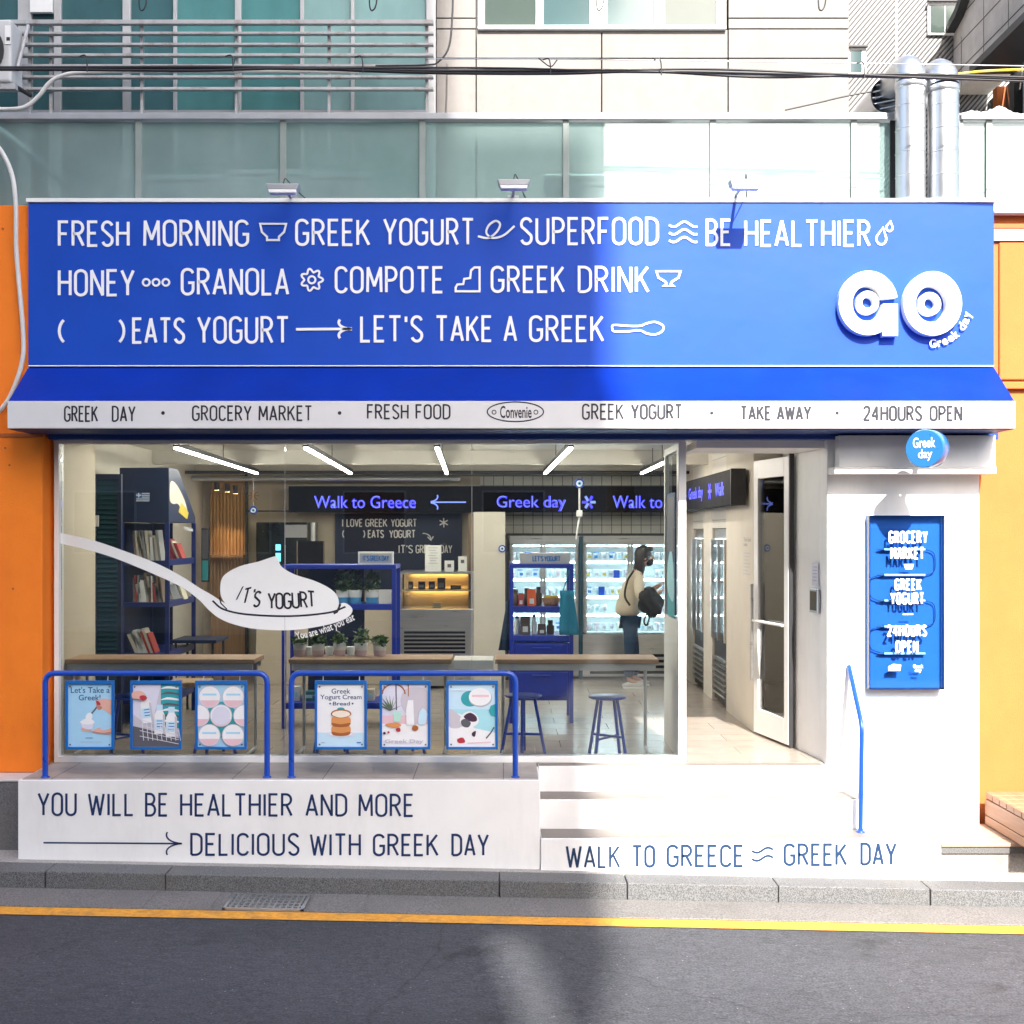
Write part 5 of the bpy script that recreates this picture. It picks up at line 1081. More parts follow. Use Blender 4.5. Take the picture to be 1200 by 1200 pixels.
# ================================================================== INSIDE THE SHOP
# ceiling lamps: hung tubes
for (xa_, ya_, Ya), (xb_, yb_, Yb), lab in (((206, 520, .35), (301, 559, 4.3), 'slim lit tube lamp on the shop ceiling, leftmost of the row'), ((358, 519, .35), (411, 561, 4.3), 'slim lit tube lamp on the shop ceiling above the LED words Walk to Greece'), ((512, 519, .35), (523.5, 561, 4.3), 'slim lit tube lamp on the shop ceiling above the LED arrow'), ((669, 519, .35), (639, 561, 4.3), 'slim lit tube lamp on the shop ceiling above the LED words Greek day'), ((780, 543, 2.2), (752, 561, 4.3), 'slim lit tube lamp on the shop ceiling nearest the white end post')):
    zz = 2.315; p0 = P(xa_, ya_, Ya); p1 = P(xb_, yb_, Yb); p0.z = p1.z = zz
    t = thing('ceiling_lamp', lab, 'lamp', ((p0.x+p1.x)/2, (p0.y+p1.y)/2, zz), 'tube lamps on the shop ceiling')
    d = (p1-p0).normalized(); sdv = Vector((d.y, -d.x, 0))
    b = MB(); b.hull([p0+sdv*s_*.022+Vector((0, 0, h)) for s_, h in ((-1, .012), (1, .012), (1, .05), (-1, .05))], [p1+sdv*s_*.022+Vector((0, 0, h)) for s_, h in ((-1, .012), (1, .012), (1, .05), (-1, .05))], M['dark']); b.build('housing', t)
    b = MB(); b.hull([p0+sdv*s_*.013+Vector((0, 0, h)) for s_, h in ((-1, -.004), (1, -.004), (1, .011), (-1, .011))], [p1+sdv*s_*.013+Vector((0, 0, h)) for s_, h in ((-1, -.004), (1, -.004), (1, .011), (-1, .011))], M['tube']); b.build('tube', t)
    b = MB()
    for f in (.12, .5, .88): q = p0.lerp(p1, f); b.cyl(q+Vector((0, 0, .05)), (q.x, q.y, ZC), .004, M['dark'], n=6)
    b.build('cord', t)
# LED sign, an L of two boards
t = thing('led_sign', 'long black LED sign board with blue moving words Walk to Greece', 'LED sign', (0, 5.35, 1.9))
YL = 5.3; zl0, zl1 = CAM_Z+.245, CAM_Z+.55; xl = X(338, YL); xrr = XR-.03
b = MB(); b.box(xl, xrr, YL, YL+.12, zl0, zl1, M['screen']); b.build('panel', t, bevel=.004)
b = MB(); b.box(xrr-.13, xrr-.002, 1.52, YL-.002, zl0, zl1, M['screen']); b.box(xrr-.13, xrr+.0, 1.49, 1.518, zl0-.005, zl1+.005, M['dark']); b.build('side_panel', t, bevel=.004)
TLd = TPX(YL-.002)
def led(txt, u0, u1, vb, vt, T, par=t):
    b = MB(); btext(b, txt, u0, u1, vb, vt, T, M['led'], .0, .012); btext(b, txt, u0+.3*(u1-u0)/100, u1+.3*(u1-u0)/100, vb, vt, T, M['led2'], .001, -.028); b.build('lettering', par)
led('Walk to Greece', 368, 487, 595.5, 581, TLd); led('Greek day', 582, 663, 599, 581, TLd); led('Walk to', 718, 776, 595.5, 581, TLd)
b = MB()
for pts in ([(507, 588.5), (546, 588.5)], arc(503, 582, 10, 6, -20, 80, 6), arc(503, 595, 10, 6, 20, -80, 6)): b.ribbon(pts, 1.6, TLd, M['led2'])
b.build('arrow', t)
b = MB()
for k in range(6): a = k*pi/3; b.ribbon([(690+1.5*cos(a), 588.5+1.5*sin(a)), (690+8*cos(a), 588.5+8*sin(a))], 3, TLd, M['led'] if k % 2 else M['led2'], .0004*k)
b.build('asterisk', t)
TLs = TF((xrr-.132, 4.4, zl0), (0, -1, 0), (0, 0, 1), (-1, 0, 0))
led('Greek day', .55, 1.45, .07, .22, TLs)
b = MB()
for k in range(3): a = k*pi/3; b.ribbon([(1.85-.1*cos(a), .15-.08*sin(a)), (1.85+.1*cos(a), .15+.08*sin(a))], .03, TLs, M['led'], .0004*k)
b.ribbon([(.05, .15), (.4, .15)], .015, TLs, M['led2'])
b.build('asterisk', t); led('Walk', 2.15, 2.6, .09, .21, TLs)
# window counters with wooden tops
for px0, px1, lab in ((74, 298, 'wooden window counter behind the posters, leftmost of the three'), (338, 529, 'wooden window counter holding a row of potted plants'), (580, 772, 'wooden window counter before the customer and the fridges')):
    t = thing('window_counter', lab, 'counter', (X((px0+px1)/2, .3), .3, 0), 'wooden counters along the glass front')
    x0, x1 = X(px0, .12), X(px1, .12); z1 = .735
    b = MB(); b.box(x0, x1, .12, .50, z1-.035, z1, M['counter']); b.build('top', t, bevel=.004)
    b = MB(); b.box(x0+.02, x1-.02, .14, .165, z1-.085, z1-.036, M['alu_light']); b.box(x0+.02, x1-.02, .46, .485, z1-.085, z1-.036, M['alu_light']); b.build('apron', t)
    for x in (x0+.06, x1-.06):
        b = MB(); b.tube(rpath([(x, .47, z1-.05), (x, .47, .02), (x, .16, .02)], .03), .013, M['alu_light'], 8); b.build('leg', t)
for px0, px1, lab in ((531, 578, 'short white shelf bridging the gap between two wooden counters'),):
    b = MB(); b.box(X(px0, .12), X(px1, .12), .12, .45, .66, .728, M['white_clean']); props(b.build('bridge_shelf', bevel=.004), lab, 'shelf')
# blue stools
st0 = thing('bar_stool', '', 'stool', (0, 0, 0), 'blue metal stools under the window counters')
b = MB(); b.lathe([(0.02, .432), (.13, .432), (.142, .438), (.142, .446), (.13, .452), (0.001, .454)], (0, 0, 0), M['stool'], 28); b.build('seat', st0)
for k in range(4):
    a = pi/4+k*pi/2+.12; b = MB(); b.tube([(.085*cos(a), .085*sin(a), .431), (.165*cos(a), .165*sin(a), .002)], .0125, M['stool'], 10); b.build('leg', st0)
for k in range(2):
    a = pi/4+k*pi/2+.12; r_ = .139; b = MB(); b.tube([(r_*cos(a), r_*sin(a), .14+.012*k), (-r_*cos(a), -r_*sin(a), .14+.012*k)], .010, M['stool'], 8); b.build('stretcher', st0)
for i, (px, yy, rz, lab) in enumerate(((149, .26, .2, 'blue metal stool between the two leftmost posters'), (252, .28, .5, 'blue metal stool behind the poster of round lids'), (388, .26, .1, 'blue metal stool behind the bread poster'), (474, .28, .35, 'blue metal stool behind the poster of the white jug'), (613, .30, .6, 'blue metal stool just behind the right end of the hoop railing'), (712, .22, .0, 'blue metal stool in full view below the wooden counter at the right'))):
    o = st0 if i == 0 else copy_tree(st0); o.location = (X(px, yy), yy, 0); o.rotation_euler.z = rz; o['label'] = lab
t = thing('pale_stool', 'pale wooden stool with splayed legs behind the bottle poster', 'stool', (X(222, 1.0), 1.0, 0))
xs_, ys_ = X(222, 1.0), 1.0
b = MB(); b.box(xs_-.16, xs_+.16, ys_-.16, ys_+.16, .44, .475, M['pale_wood']); b.build('seat', t, bevel=.01)
for sx in (-1, 1):
    for sy in (-1, 1): b = MB(); b.tube([(xs_+sx*.12, ys_+sy*.12, .439), (xs_+sx*.165, ys_+sy*.165, .001)], .016, M['pale_wood'], 8); b.build('leg', t)
# menu board, pillar, wall niche on the back wall
YW = YBK-.03
t = thing('menu_board', 'dark navy wall board with pale slogan about loving Greek yogurt', 'board', (X(466, YW), YW, 1.2))
b = MB(); b.box(X(393, YW), X(541, YW), YW-.03, YW, .95, Z(602, YW), M['kiosk']); b.build('panel', t)
TM = TPX(YW-.031)
for txt, x0, x1, yb, yt in (('I', 401, 403, 617.5, 608), ('LOVE', 406, 425, 617.5, 608), ('GREEK', 428, 454, 617.5, 608), ('YOGURT', 458, 488.5, 617.5, 608), ('(', 401, 404, 631, 620.5), (')', 425, 428, 631, 620.5), ('EATS', 431, 450, 630.5, 621), ('YOGURT', 456, 487, 630.5, 621), ("IT'S", 467, 484, 648.5, 638.5), ('GREEK', 487, 510, 648.5, 638.5), ('DAY', 516, 530, 648.5, 638.5)):
    b = MB(); stext(b, txt, x0, x1, yb, yt, 1.3, TM, M['letter_white'], 0, .002); b.build('lettering', t)
b = MB()
for k in range(3): a = k*pi/3+.5; b.ribbon([(520-5.5*cos(a), 612.5-5.5*sin(a)), (520+5.5*cos(a), 612.5+5.5*sin(a))], 1.5, TM, M['letter_white'], 0, .0018+.0002*k)
b.ribbon(arc(496, 632, 9, 7, -95, 0, 6), 1.4, TM, M['letter_white'], 0, .002); b.ribbon([(501, 629), (505, 633), (508, 628.5)], 1.4, TM, M['letter_white'], 0, .0024)
b.build('icon', t)
t = thing('pillar', 'beige square pillar between the pastry showcase and the blue rack', 'pillar', (-.17, 4.5, 0))
b = MB(); b.box(X(555, 4.2), X(592, 4.2), 4.2, YBK-.02, 0, 1.9, M['plaster']); b.box(X(555, 4.2)-.06, X(555, 4.2)-.002, 4.4, YBK-.02, 0, 1.88, M['brown']); b.build('shaft', t)
b = MB(); b.box(X(592, 5.0), X(596, 5.0), 5.0, YBK-.02, 0, Z(627, 5.0), M['dark']); b.build('edge_strip', t)
t = thing('evil_eye', 'small round blue eye charm fixed on the beige pillar', 'charm', P(588.5, 643, 4.2))
def eye(t, c, r):
    b = MB(); A = Art(b, TY(c.y-.002), .002)
    for k, mm in ((1, 'blue'), (.66, 'letter_white'), (.45, 'i_sky'), (.25, 'letter_navy')): A.ell(c.x, c.z, r*k, r*k, M[mm], 24)
    b.build('face', t); b = MB(); b.lathe([(r, 0), (r, .012)], (c.x, c.y-.002, c.z), M['blue'], 24, 'y'); b.build('disc', t)
eye(t, P(588.5, 643, 4.19), .04)
t = thing('hanging_eye', 'blue and white eye charm on a tall pole before the LED words, top right', 'charm', P(679, 566, 3.2))
eye(t, P(679, 566.5, 3.2), .048)
b = MB(); b.tube([P(679, 571, 3.22), P(679, 598, 3.22)], .009, M['conduit'], 8); b.tube(spline([P(679, 606, 3.22), P(677, 618, 3.22), P(675, 632, 3.22)], 4), .008, M['white_clean'], 8); b.build('pole', t)
b = MB(); c = P(679, 601.5, 3.22); b.box(c.x-.03, c.x+.03, c.y-.02, c.y+.02, c.z-.035, c.z+.03, M['white_clean']); b.build('socket', t, bevel=.006)
t = thing('hanging_eye', 'dark blue eye charm hanging below a straw star at the upper left of the window', 'charm', P(297, 598, 1.4))
eye(t, P(297, 598, 1.4), .034); b = MB(); b.tube([P(297, 560, 1.4), P(297, 593, 1.4)], .002, M['cream'], 5); b.build('cord', t)
b = MB()
for k in range(8): a = k*pi/4; q = P(297, 581, 1.395); b.ribbon([(q.x, q.z), (q.x+.05*cos(a), q.z+.05*sin(a))], .007, TY(q.y), M['basket'], .0004*k, .003)
b.build('star', t)
# slatted wood wall with three warm spotlights
t = thing('wood_wall', 'slatted wood wall lit by warm spotlights at the back left', 'wall panel', (X(268, 5.6), 5.6, 0))
YQ = 5.6; b = MB(); b.box(X(247, YQ), X(289, YQ), YQ, YQ+.1, 0, Z(556, YQ), M['slat']); b.build('panel', t)
b = MB()
for k in range(11): x = X(247+k*4.0, YQ); b.box(x, x+.022, YQ-.02, YQ-.001, .9, Z(572, YQ), M['slat'])
b.build('slats', t)
b = MB(); b.box(X(247, YQ), X(289, YQ), YQ-.2, YQ-.021, Z(650, YQ)-.03, Z(650, YQ), M['slat']); b.build('shelf', t)
for k, px in enumerate((254, 266.5, 276)):
    c = P(px, 574-1.5*0+k*2, 5.35)
    t = thing('spot_lamp', ('small warm spotlight over the slatted wood wall, nearest the poster', 'small warm spotlight over the slatted wood wall, middle one', 'small warm spotlight over the slatted wood wall, nearest the dark post')[k], 'lamp', c, 'warm spotlights at the back left')
    b = MB(); b.cyl(c, c+Vector((0, -.02, .09)), .03, M['dark'], n=14); b.build('housing', t)
    b = MB(); b.cyl(c+Vector((0, 0, -.006)), c+Vector((0, 0, -.001)), .024, M['warm'], n=14); b.build('lens', t)
    ld = bpy.data.lights.new('spot_lamp_bulb', 'SPOT'); ld.energy = 4; ld.color = (1, .62, .3); ld.spot_size = radians(38); ld.spot_blend = .6; ld.shadow_soft_size = .02
    lo_ = bpy.data.objects.new('bulb', ld); COL.objects.link(lo_); lo_.parent = t; lo_.location = (0, 0, -.02); lo_.rotation_euler = (radians(14), 0, 0)
t = thing('tall_poster', 'tall narrow dark poster on the beige wall beside the navy kiosk', 'poster', P(247, 680, 5.3))
b = MB(); q0, q1 = P(236, 682, 5.3), P(245, 619, 5.3); b.box(q0.x, q1.x, 5.3, 5.32, q0.z, q1.z, M['dark']); b.build('board', t)
b = MB(); A = Art(b, TY(5.299)); A.rect(q0.x+.01, q1.x-.01, q0.z+.02, q0.z+.25, M['i_teal']); A.rect(q0.x+.01, q1.x-.01, q0.z+.27, q1.z-.02, M['i_dgrey']); b.build('print', t)
t = thing('glass_partition', 'dark framed glass partition at the back left under the ceiling', 'partition', P(330, 690, 5.4))
b = MB(); b.box(X(287, 5.4), X(290, 5.4), 5.4, 5.44, 0, 2.4, M['dark']); b.box(X(287, 5.4), X(338, 5.4), 5.4, 5.44, Z(598, 5.4)-.02, Z(598, 5.4), M['dark']); b.build('frame', t)
b = MB(); b.box(X(300, 5.45), X(360, 5.45), 5.45, 5.47, .3, Z(612, 5.45), M['dglass']); b.build('pane', t, bevel=.03)
b = MB(); A = Art(b, TPX(5.448)); A.rect(323, 329, 645, 638, M['screen_blue']); A.rect(323, 329, 658, 648, M['screen_blue']); A.rect(334, 360, 630, 615, M['i_grey']); b.build('screen', t)
t = thing('metal_canister', 'silver cylinder flue on the back wall beside the dark glass', 'flue', P(366, 634, 5.5))
b = MB(); c = P(366, 640, 5.6); b.cyl(c, c+Vector((0, 0, .28)), .065, M['steel'], n=20); b.build('pipe', t)
t = thing('black_board', 'plain black menu board leaning behind the blue shelf', 'board', P(363, 700, 5.0))
b = MB(); b.box(X(349, 5.0), X(379, 5.0), 5.0, 5.03, .6, Z(634, 5.0), M['screen']); b.build('panel', t)
b = MB(); b.box(X(349, 5.0)-.012, X(349, 5.0)-.001, 4.99, 5.03, .6, Z(634, 5.0), M['brown']); b.box(X(379, 5.0)+.001, X(379, 5.0)+.012, 4.99, 5.03, .6, Z(634, 5.0), M['brown']); b.build('frame', t)
b = MB(); b.box(X(300, 4.6), X(470, 4.6), 4.6, 5.2, 0, .98, M['beige']); b.box(X(300, 4.6), X(470, 4.6)+.01, 4.57, 5.2, .981, 1.02, M['pale_wood']); props(b.build('service_counter', bevel=.004), 'beige service counter with wooden top behind the blue shelf', 'counter')

# louvred navy shutter and the kiosk bookcase
t = thing('louvre_shutter', 'dark teal louvred shutter standing left of the navy kiosk', 'shutter', (X(122, 1.2), 1.2, 0))
x0, x1 = X(108, 1.15), X(142, 1.15)
b = MB(); b.box(x0, x0+.03, 1.15, 1.19, 0, 2.12, M['kiosk']); b.box(x1-.03, x1, 1.15, 1.19, 0, 2.12, M['kiosk']); b.box(x0, x1, 1.151, 1.189, 2.12, 2.16, M['kiosk']); b.build('frame', t)
tealb = mat('dark_teal_slat', (.006, .055, .085), .5, .1, 4)
b = MB()
for k in range(52): z = .02+.0402*k; b.hull([(x0+.031, 1.155, z), (x0+.031, 1.175, z+.034), (x0+.031, 1.18, z+.034), (x0+.031, 1.16, z)], [(x1-.031, 1.155, z), (x1-.031, 1.175, z+.034), (x1-.031, 1.18, z+.034), (x1-.031, 1.16, z)], tealb)
b.box(x0+.03, x1-.03, 1.181, 1.188, 0, 2.12, tealb); b.build('slats', t)
b = MB(); b.box(X(110, 1.15)-.02, X(116, 1.15), 1.135, 1.149, Z(617, 1.15), Z(604, 1.15), M['white_clean']); b.build('lock_plate', t)
YK = 1.7; xk0, xk1 = X(140, YK), X(198, YK); YK2 = 2.62
t = thing('news_kiosk', 'dark navy kiosk bookcase with sloping roof and a small Greek flag', 'bookcase', ((xk0+xk1)/2, YK, 0))
ztop, zf = Z(548, YK), Z(612, YK)
TK = TF((xk1, 0, 0), (0, 1, 0), (0, 0, 1), (1, 0, 0))
b = MB(); b.hull([(xk0, y, z) for y, z in ((YK, zf), (YK, ztop), (YK+.3, ztop), (YK2, Z(606, YK2)), (YK2, zf))], [(xk1, y, z) for y, z in ((YK, zf), (YK, ztop), (YK+.3, ztop), (YK2, Z(606, YK2)), (YK2, zf))], M['kiosk']); b.build('roof', t, bevel=.004)
for x, y in ((xk1-.035, YK), (xk1-.03, YK2-.03), (xk0, YK), (xk0, YK2-.03)):
    b = MB(); b.box(x, x+.035, y, y+.03, 0, zf-.001, M['kshelf']); b.build('post', t)
levels = [Z(657, YK), Z(706, YK), Z(766, YK), Z(820, YK)]
for z in levels:
    b = MB(); b.box(xk0+.003, xk1-.003, YK+.031, YK2-.031, z-.04, z, M['kshelf']); b.box(xk0+.036, xk1-.036, YK+.003, YK+.03, z-.04, z+.0, M['kshelf']); b.box(xk1-.03, xk1-.004, YK+.031, YK2-.031, z-.045, z+.01, M['kshelf']); b.build('shelf', t)
b = MB(); b.box(xk0+.004, xk0+.014, YK+.03, YK2-.03, 0, zf-.002, M['kiosk']); b.box(xk0+.015, xk0+.22, YK2-.02, YK2-.005, 0, zf-.002, M['kiosk']); b.build('back_panel', t)
b = MB(); A = Art(b, TPX(YK-.001), .001); fx, fy = 160, 577.5
for k in range(9): A.rect(fx+(0 if k > 4 else 6.2), fx+15.5, fy+.2+1.1*k, fy+1.15+1.1*k, M['letter_white'] if k % 2 == 0 else M['i_blue'])
A.rect(fx, fx+6, fy+.2, fy+5.6, M['i_blue']); A.rect(fx+2.4, fx+3.6, fy+.2, fy+5.6, M['letter_white']); A.rect(fx, fx+6, fy+2.3, fy+3.4, M['letter_white']); b.build('flag', t)
b = MB(); A = Art(b, TF((xk1+.0015, YK, 0), (0, 1, 0), (0, 0, 1), (1, 0, 0)), .001); A.blob([(.02, 1.97), (.05, 2.12), (.25, 2.10), (.5, 1.98), (.62, 1.86), (.5, 1.83), (.3, 1.93), (.12, 1.93)], M['cream']); A.poly([(.3, 1.86), (.6, 1.80), (.66, 1.86), (.4, 1.95)], M['yel']); A.line([(.5, 1.72), (.8, 1.70)], .03, M['i_grey']); b.build('sticker', t)
# books, each on its own
random.seed(11)
def books(y, z, x, xend, hmin, hmax, where, dx0=.012, dx1=.03, lean=0.0):
    while x < xend:
        w = random.uniform(dx0, dx1); h = random.uniform(hmin, hmax); mm, cn = random.choice((('paper', 'white'), ('cream', 'cream'), ('cream', 'cream'), ('greyc', 'grey'), ('red', 'red'), ('tealc', 'teal'), ('brown', 'brown')))
        b = MB(); ln = random.uniform(.0, .05)+lean
        b.hull([(x, y, z), (x+w, y, z), (x+w-ln, y, z+h), (x-ln, y, z+h)], [(x, y+.15, z), (x+w, y+.15, z), (x+w-ln, y+.15, z+h), (x-ln, y+.15, z+h)], M[mm])
        props(b.build('book'), f'{cn} spined book standing on the {where} shelf of the navy kiosk', 'book', 'books in the navy kiosk')
        x += w+.002
books(YK+.06, levels[0], X(158, YK+.06), X(188, YK+.06), .20, .30, 'upper')
books(YK+.06, levels[1], X(156, YK+.06), X(190, YK+.06), .15, .26, 'middle')
books(YK+.06, levels[2], X(158, YK+.06), X(180, YK+.06), .16, .22, 'lower', lean=.05)
books(YK+.5, levels[0], X(200, YK+.5), X(214, YK+.5), .10, .2, 'upper', lean=.05)
books(YK+.5, levels[1], X(200, YK+.5), X(214, YK+.5), .12, .2, 'middle', lean=.05)
t = thing('side_table', 'small black table beside the navy kiosk', 'table', (X(232, 2.4), 2.4, 0))
c = P(234, 748, 2.4); b = MB(); b.box(c.x-.22, c.x+.2, 2.2, 2.7, c.z-.03, c.z, M['kiosk']); b.build('top', t, bevel=.004)
for sx in (-.18, .16):
    for yy in (2.24, 2.66): b = MB(); b.tube([(c.x+sx, yy, c.z-.031), (c.x+sx, yy, .001)], .012, M['dark'], 8); b.build('leg', t)

# blue display shelf with plants
def rack(x0, x1, y0, y1, zt_, zs, label, name='display_shelf', solid=None):
    t = thing(name, label, 'shelf', ((x0+x1)/2, (y0+y1)/2, 0))
    for x in (x0, x1-.035):
        for y in (y0, y1-.03): b = MB(); b.box(x, x+.035, y, y+.03, 0, zt_-.036, M['shelf']); b.build('post', t)
    b = MB(); b.box(x0, x1, y0, y1, zt_-.035, zt_, M['shelf']); b.build('top', t, bevel=.003)
    for z in zs: b = MB(); b.box(x0+.036, x1-.036, y0+.002, y1-.002, z-.05, z, M['shelf']); b.build('shelf', t, bevel=.003)
    return t
YP = 1.5
xs0, xs1 = X(330, YP), X(464, YP); z2 = Z(708, YP); z3 = Z(824, YP)
rack(xs0, xs1, YP, YP+.45, Z(662, YP), [z2, z3], 'blue steel display shelf behind the yogurt spoon decal, plants on it')
b = MB(); b.box(X(351, YP), X(420, YP), YP+.46, YP+.475, z3, Z(668, YP), M['kiosk']); props(b.build('back_board'), 'dark board standing behind the blue plant shelf', 'board')
t = thing('shelf_sign', "small white framed sign IT'S GREEK DAY on top of the blue plant shelf", 'sign', P(440, 662, YP))
q0, q1 = P(419.5, 661.5, YP+.05), P(461, 646.5, YP+.05); b = MB(); b.box(q0.x, q1.x, YP+.05, YP+.09, Z(662, YP)+.001, q1.z, M['white_clean']); b.build('box', t, bevel=.003)
b = MB(); A = Art(b, TPX(YP+.0485)); A.rect(421.5, 459, 659.5, 648.5, M['i_grey']); b.build('face', t)
b = MB(); stext(b, "IT'S GREEK DAY", 425, 456, 657.5, 651, 1.1, TPX(YP+.046), M['i_blue']); b.build('lettering', t)
def plant(cx, cy, z, r, h, label, band, leafh, group, m='leaf', n=60):
    t = thing('potted_plant', label, 'plant', (cx, cy, z), group)
    b = MB(); b.lathe([(r*.82, z+.001), (r*.82+(r*.18)*.45, z+h*.45)], (cx, cy, 0), M[band], 18); b.lathe([(r*.9, z+h*.452), (r, z+h), (r*.9, z+h), (r*.85, z+h*.8), (0.001, z+h*.8)], (cx, cy, 0), M['pot'], 18); b.build('pot', t)
    b = MB()
    for k in range(n):
        a = random.uniform(0, 2*pi); rr = r*1.15*math.sqrt(random.random()); zz = z+h*.9+leafh*random.random()*(1-.35*(rr/r)**2)
        p = Vector((cx+rr*cos(a), cy+rr*sin(a), zz)); u = Vector((random.gauss(0, 1), random.gauss(0, 1), random.gauss(0, .7))).normalized(); v = u.cross(Vector((random.gauss(0, 1), random.gauss(0, 1), random.gauss(0, 1)))).normalized()
        l = random.uniform(.018, .036)
        b.add([p-u*l, p+v*l*.45, p+u*l, p-v*l*.45], [(0, 1, 2, 3)], M[m] if random.random() < .6 else M['leaf2'])
        if k % 6 == 0: b.tube([(cx+rr*.3*cos(a), cy+rr*.3*sin(a), z+h*.8), p], .0018, M['leaf2'], 4)
    b.build('foliage', t)
for px, lab in ((402, 'bushy plant in blue banded white pot beside the yogurt decal on the blue shelf'), (416, 'dark plant in blue banded white pot, middle of the blue shelf'), (436, 'plant in blue banded white pot next to the white card on the blue shelf')):
    plant(X(px, YP+.15), YP+.15, z2, .062, .115, lab, 'pot_blue', .22, 'potted plants in the shop window', 'leaf2', 90)
b = MB(); b.box(X(444, YP+.04), X(458, YP+.04), YP+.04, YP+.07, z2+.001, Z(691, YP+.04), M['paper']); props(b.build('price_card', bevel=.002), 'small white card with grey lines at the end of the blue plant shelf', 'card')
for px, yy, lh, lab in ((351, .40, .07, 'low leafy plant in pink-footed pot, left end of the counter row'), (373, .36, .09, 'leafy plant in pale blue pot with pink foot under the word You'), (398, .40, .10, 'leafy plant in pale blue pot under the words what you'), (423, .37, .13, 'taller leafy plant in pale blue pot under the word eat'), (445, .36, .07, 'leafy plant in pale blue pot, right end of the counter row')):
    plant(X(px, yy), yy, .735, .052, .10, lab, 'pot_pink', lh, 'potted plants in the shop window', 'leaf', 70)
for px, lab in ((362, 'small pale blue cup between the first two counter plants'), (386, 'small pale blue cup between the second and third counter plants'), (411, 'small pale blue cup between the third and fourth counter plants')):
    b = MB(); b.lathe([(.028, .7352), (.036, .80), (.034, .80), (.001, .79)], (X(px, .44), .44, 0), M['pot'], 16); props(b.build('paper_cup'), lab, 'cup', 'cups among the counter plants')
for px, w, h, m, lab in ((345, 12, 16, 'paper', 'white box at the left end of the low plant shelf'), (362, 14, 11, 'tealc', 'teal box beside the white box on the low plant shelf'), (384, 9, 19, 'pot', 'white jar on the low plant shelf behind the bread poster'), (430, 16, 13, 'cream', 'cream box on the low plant shelf right of the bread poster')):
    yy = YP+.14; s_ = S(yy); xx = X(px, yy); b = MB(); b.box(xx-w/2/s_, xx+w/2/s_, yy, yy+.12, z3+.001, z3+h/s_, M[m]); b.box(xx-w/2/s_*.7, xx+w/2/s_*.7, yy-.003, yy-.001, z3+h/s_*.3, z3+h/s_*.65, M['i_aqua']); props(b.build('storage_box', bevel=.004), lab, 'box', 'boxes on the low plant shelf')
# pastry showcase
YC = 4.2; x0, x1 = X(468, YC), X(555, YC)
t = thing('pastry_showcase', 'stainless pastry showcase with warm lit glass top and louvred base', 'showcase', ((x0+x1)/2, YC, 0))
zc_ = [0.03, Z(765, YC), Z(735, YC), Z(714, YC), Z(670, YC)]
b = MB(); b.box(x0, x1, YC, YC+.65, .03, zc_[3], M['steel']); b.build('body', t, bevel=.004)
b = MB()
for k in range(6): z = Z(738+4.6*k, YC); b.box(x0+.05, x1-.09, YC-.012, YC-.001, z-.016, z, M['steel']); b.box(x0+.05, x1-.09, YC-.004, YC-.0008, z-.042, z-.017, M['screen'])
b.build('louvre', t)
b = MB(); b.box(x0, x1, YC, YC+.65, zc_[4]-.025, zc_[4], M['steel']); b.box(x0, x1, YC+.62, YC+.65, zc_[3]+.001, zc_[4]-.026, M['amber'])
for x in (x0, x1-.03): b.box(x, x+.03, YC, YC+.03, zc_[3]+.001, zc_[4]-.026, M['steel'])
b.build('frame', t)
b = MB(); b.box(x0+.031, x1-.031, YC+.004, YC+.010, zc_[3]+.001, zc_[4]-.026, M['clear']); b.build('pane', t)
zm = Z(692, YC); b = MB(); b.box(x0+.03, x1-.03, YC+.08, YC+.6, zm-.012, zm, M['amber']); b.build('shelf', t)
for z in (zm-.024, zc_[4]-.04): b = MB(); b.box(x0+.08, x1-.08, YC+.58, YC+.6, z, z+.01, M['warm']); b.build('light_strip', t)
for k, (px, w, h, zz, lab) in enumerate(((481, 5, 9, zm, 'dark box on the upper showcase shelf, leftmost'), (494, 8, 9, zm, 'dark box on the upper showcase shelf, second from left'), (506, 7, 9, zm, 'dark box on the upper showcase shelf, third from left'), (517, 9, 13, zm, 'tall dark box in the middle of the upper showcase shelf'), (534, 12, 4.5, zm, 'low dark tray at the right of the upper showcase shelf'), (512, 10, 6, zc_[3], 'small amber tray with handles on the lower showcase shelf'))):
    s_ = S(YC+.3); xx = X(px, YC+.3); b = MB(); b.box(xx-w/2/s_, xx+w/2/s_, YC+.3, YC+.38, zz+.001, zz+h/s_, M['cork'] if k < 5 else M['amber']); b.box(xx-w/2/s_*.7, xx+w/2/s_*.7, YC+.296, YC+.2995, zz+.02, zz+h/s_*.6, M['greyc']); props(b.build('pastry_box', bevel=.003), lab, 'box', 'boxes in the warm showcase')
for px0, px1, py0, lab in ((498, 517, 639, 'large white printed sheet standing on the pastry showcase'), (521, 532, 657, 'small blank card standing on the pastry showcase'), (537, 547, 652, 'small white card with dark square on the showcase, rightmost')):
    t = thing('info_card', lab, 'card', P((px0+px1)/2, 669, YC+.1), 'cards on the pastry showcase')
    b = MB(); b.box(X(px0, YC+.1), X(px1, YC+.1), YC+.1, YC+.115, zc_[4]+.001, Z(py0, YC+.1), M['paper']); b.build('card', t)
    b = MB(); A = Art(b, TPX(YC+.099)); w = px1-px0
    if w > 15:
        for k in range(7): A.line([(px0+4+(k % 3), py0+3+3*k), (px1-4-(k % 2)*2, py0+3+3*k)], .8, M['i_grey'])
    else: A.rect(px0+w*.3, px1-w*.3, py0+8, py0+4, M['i_dgrey'])
    b.build('print', t)
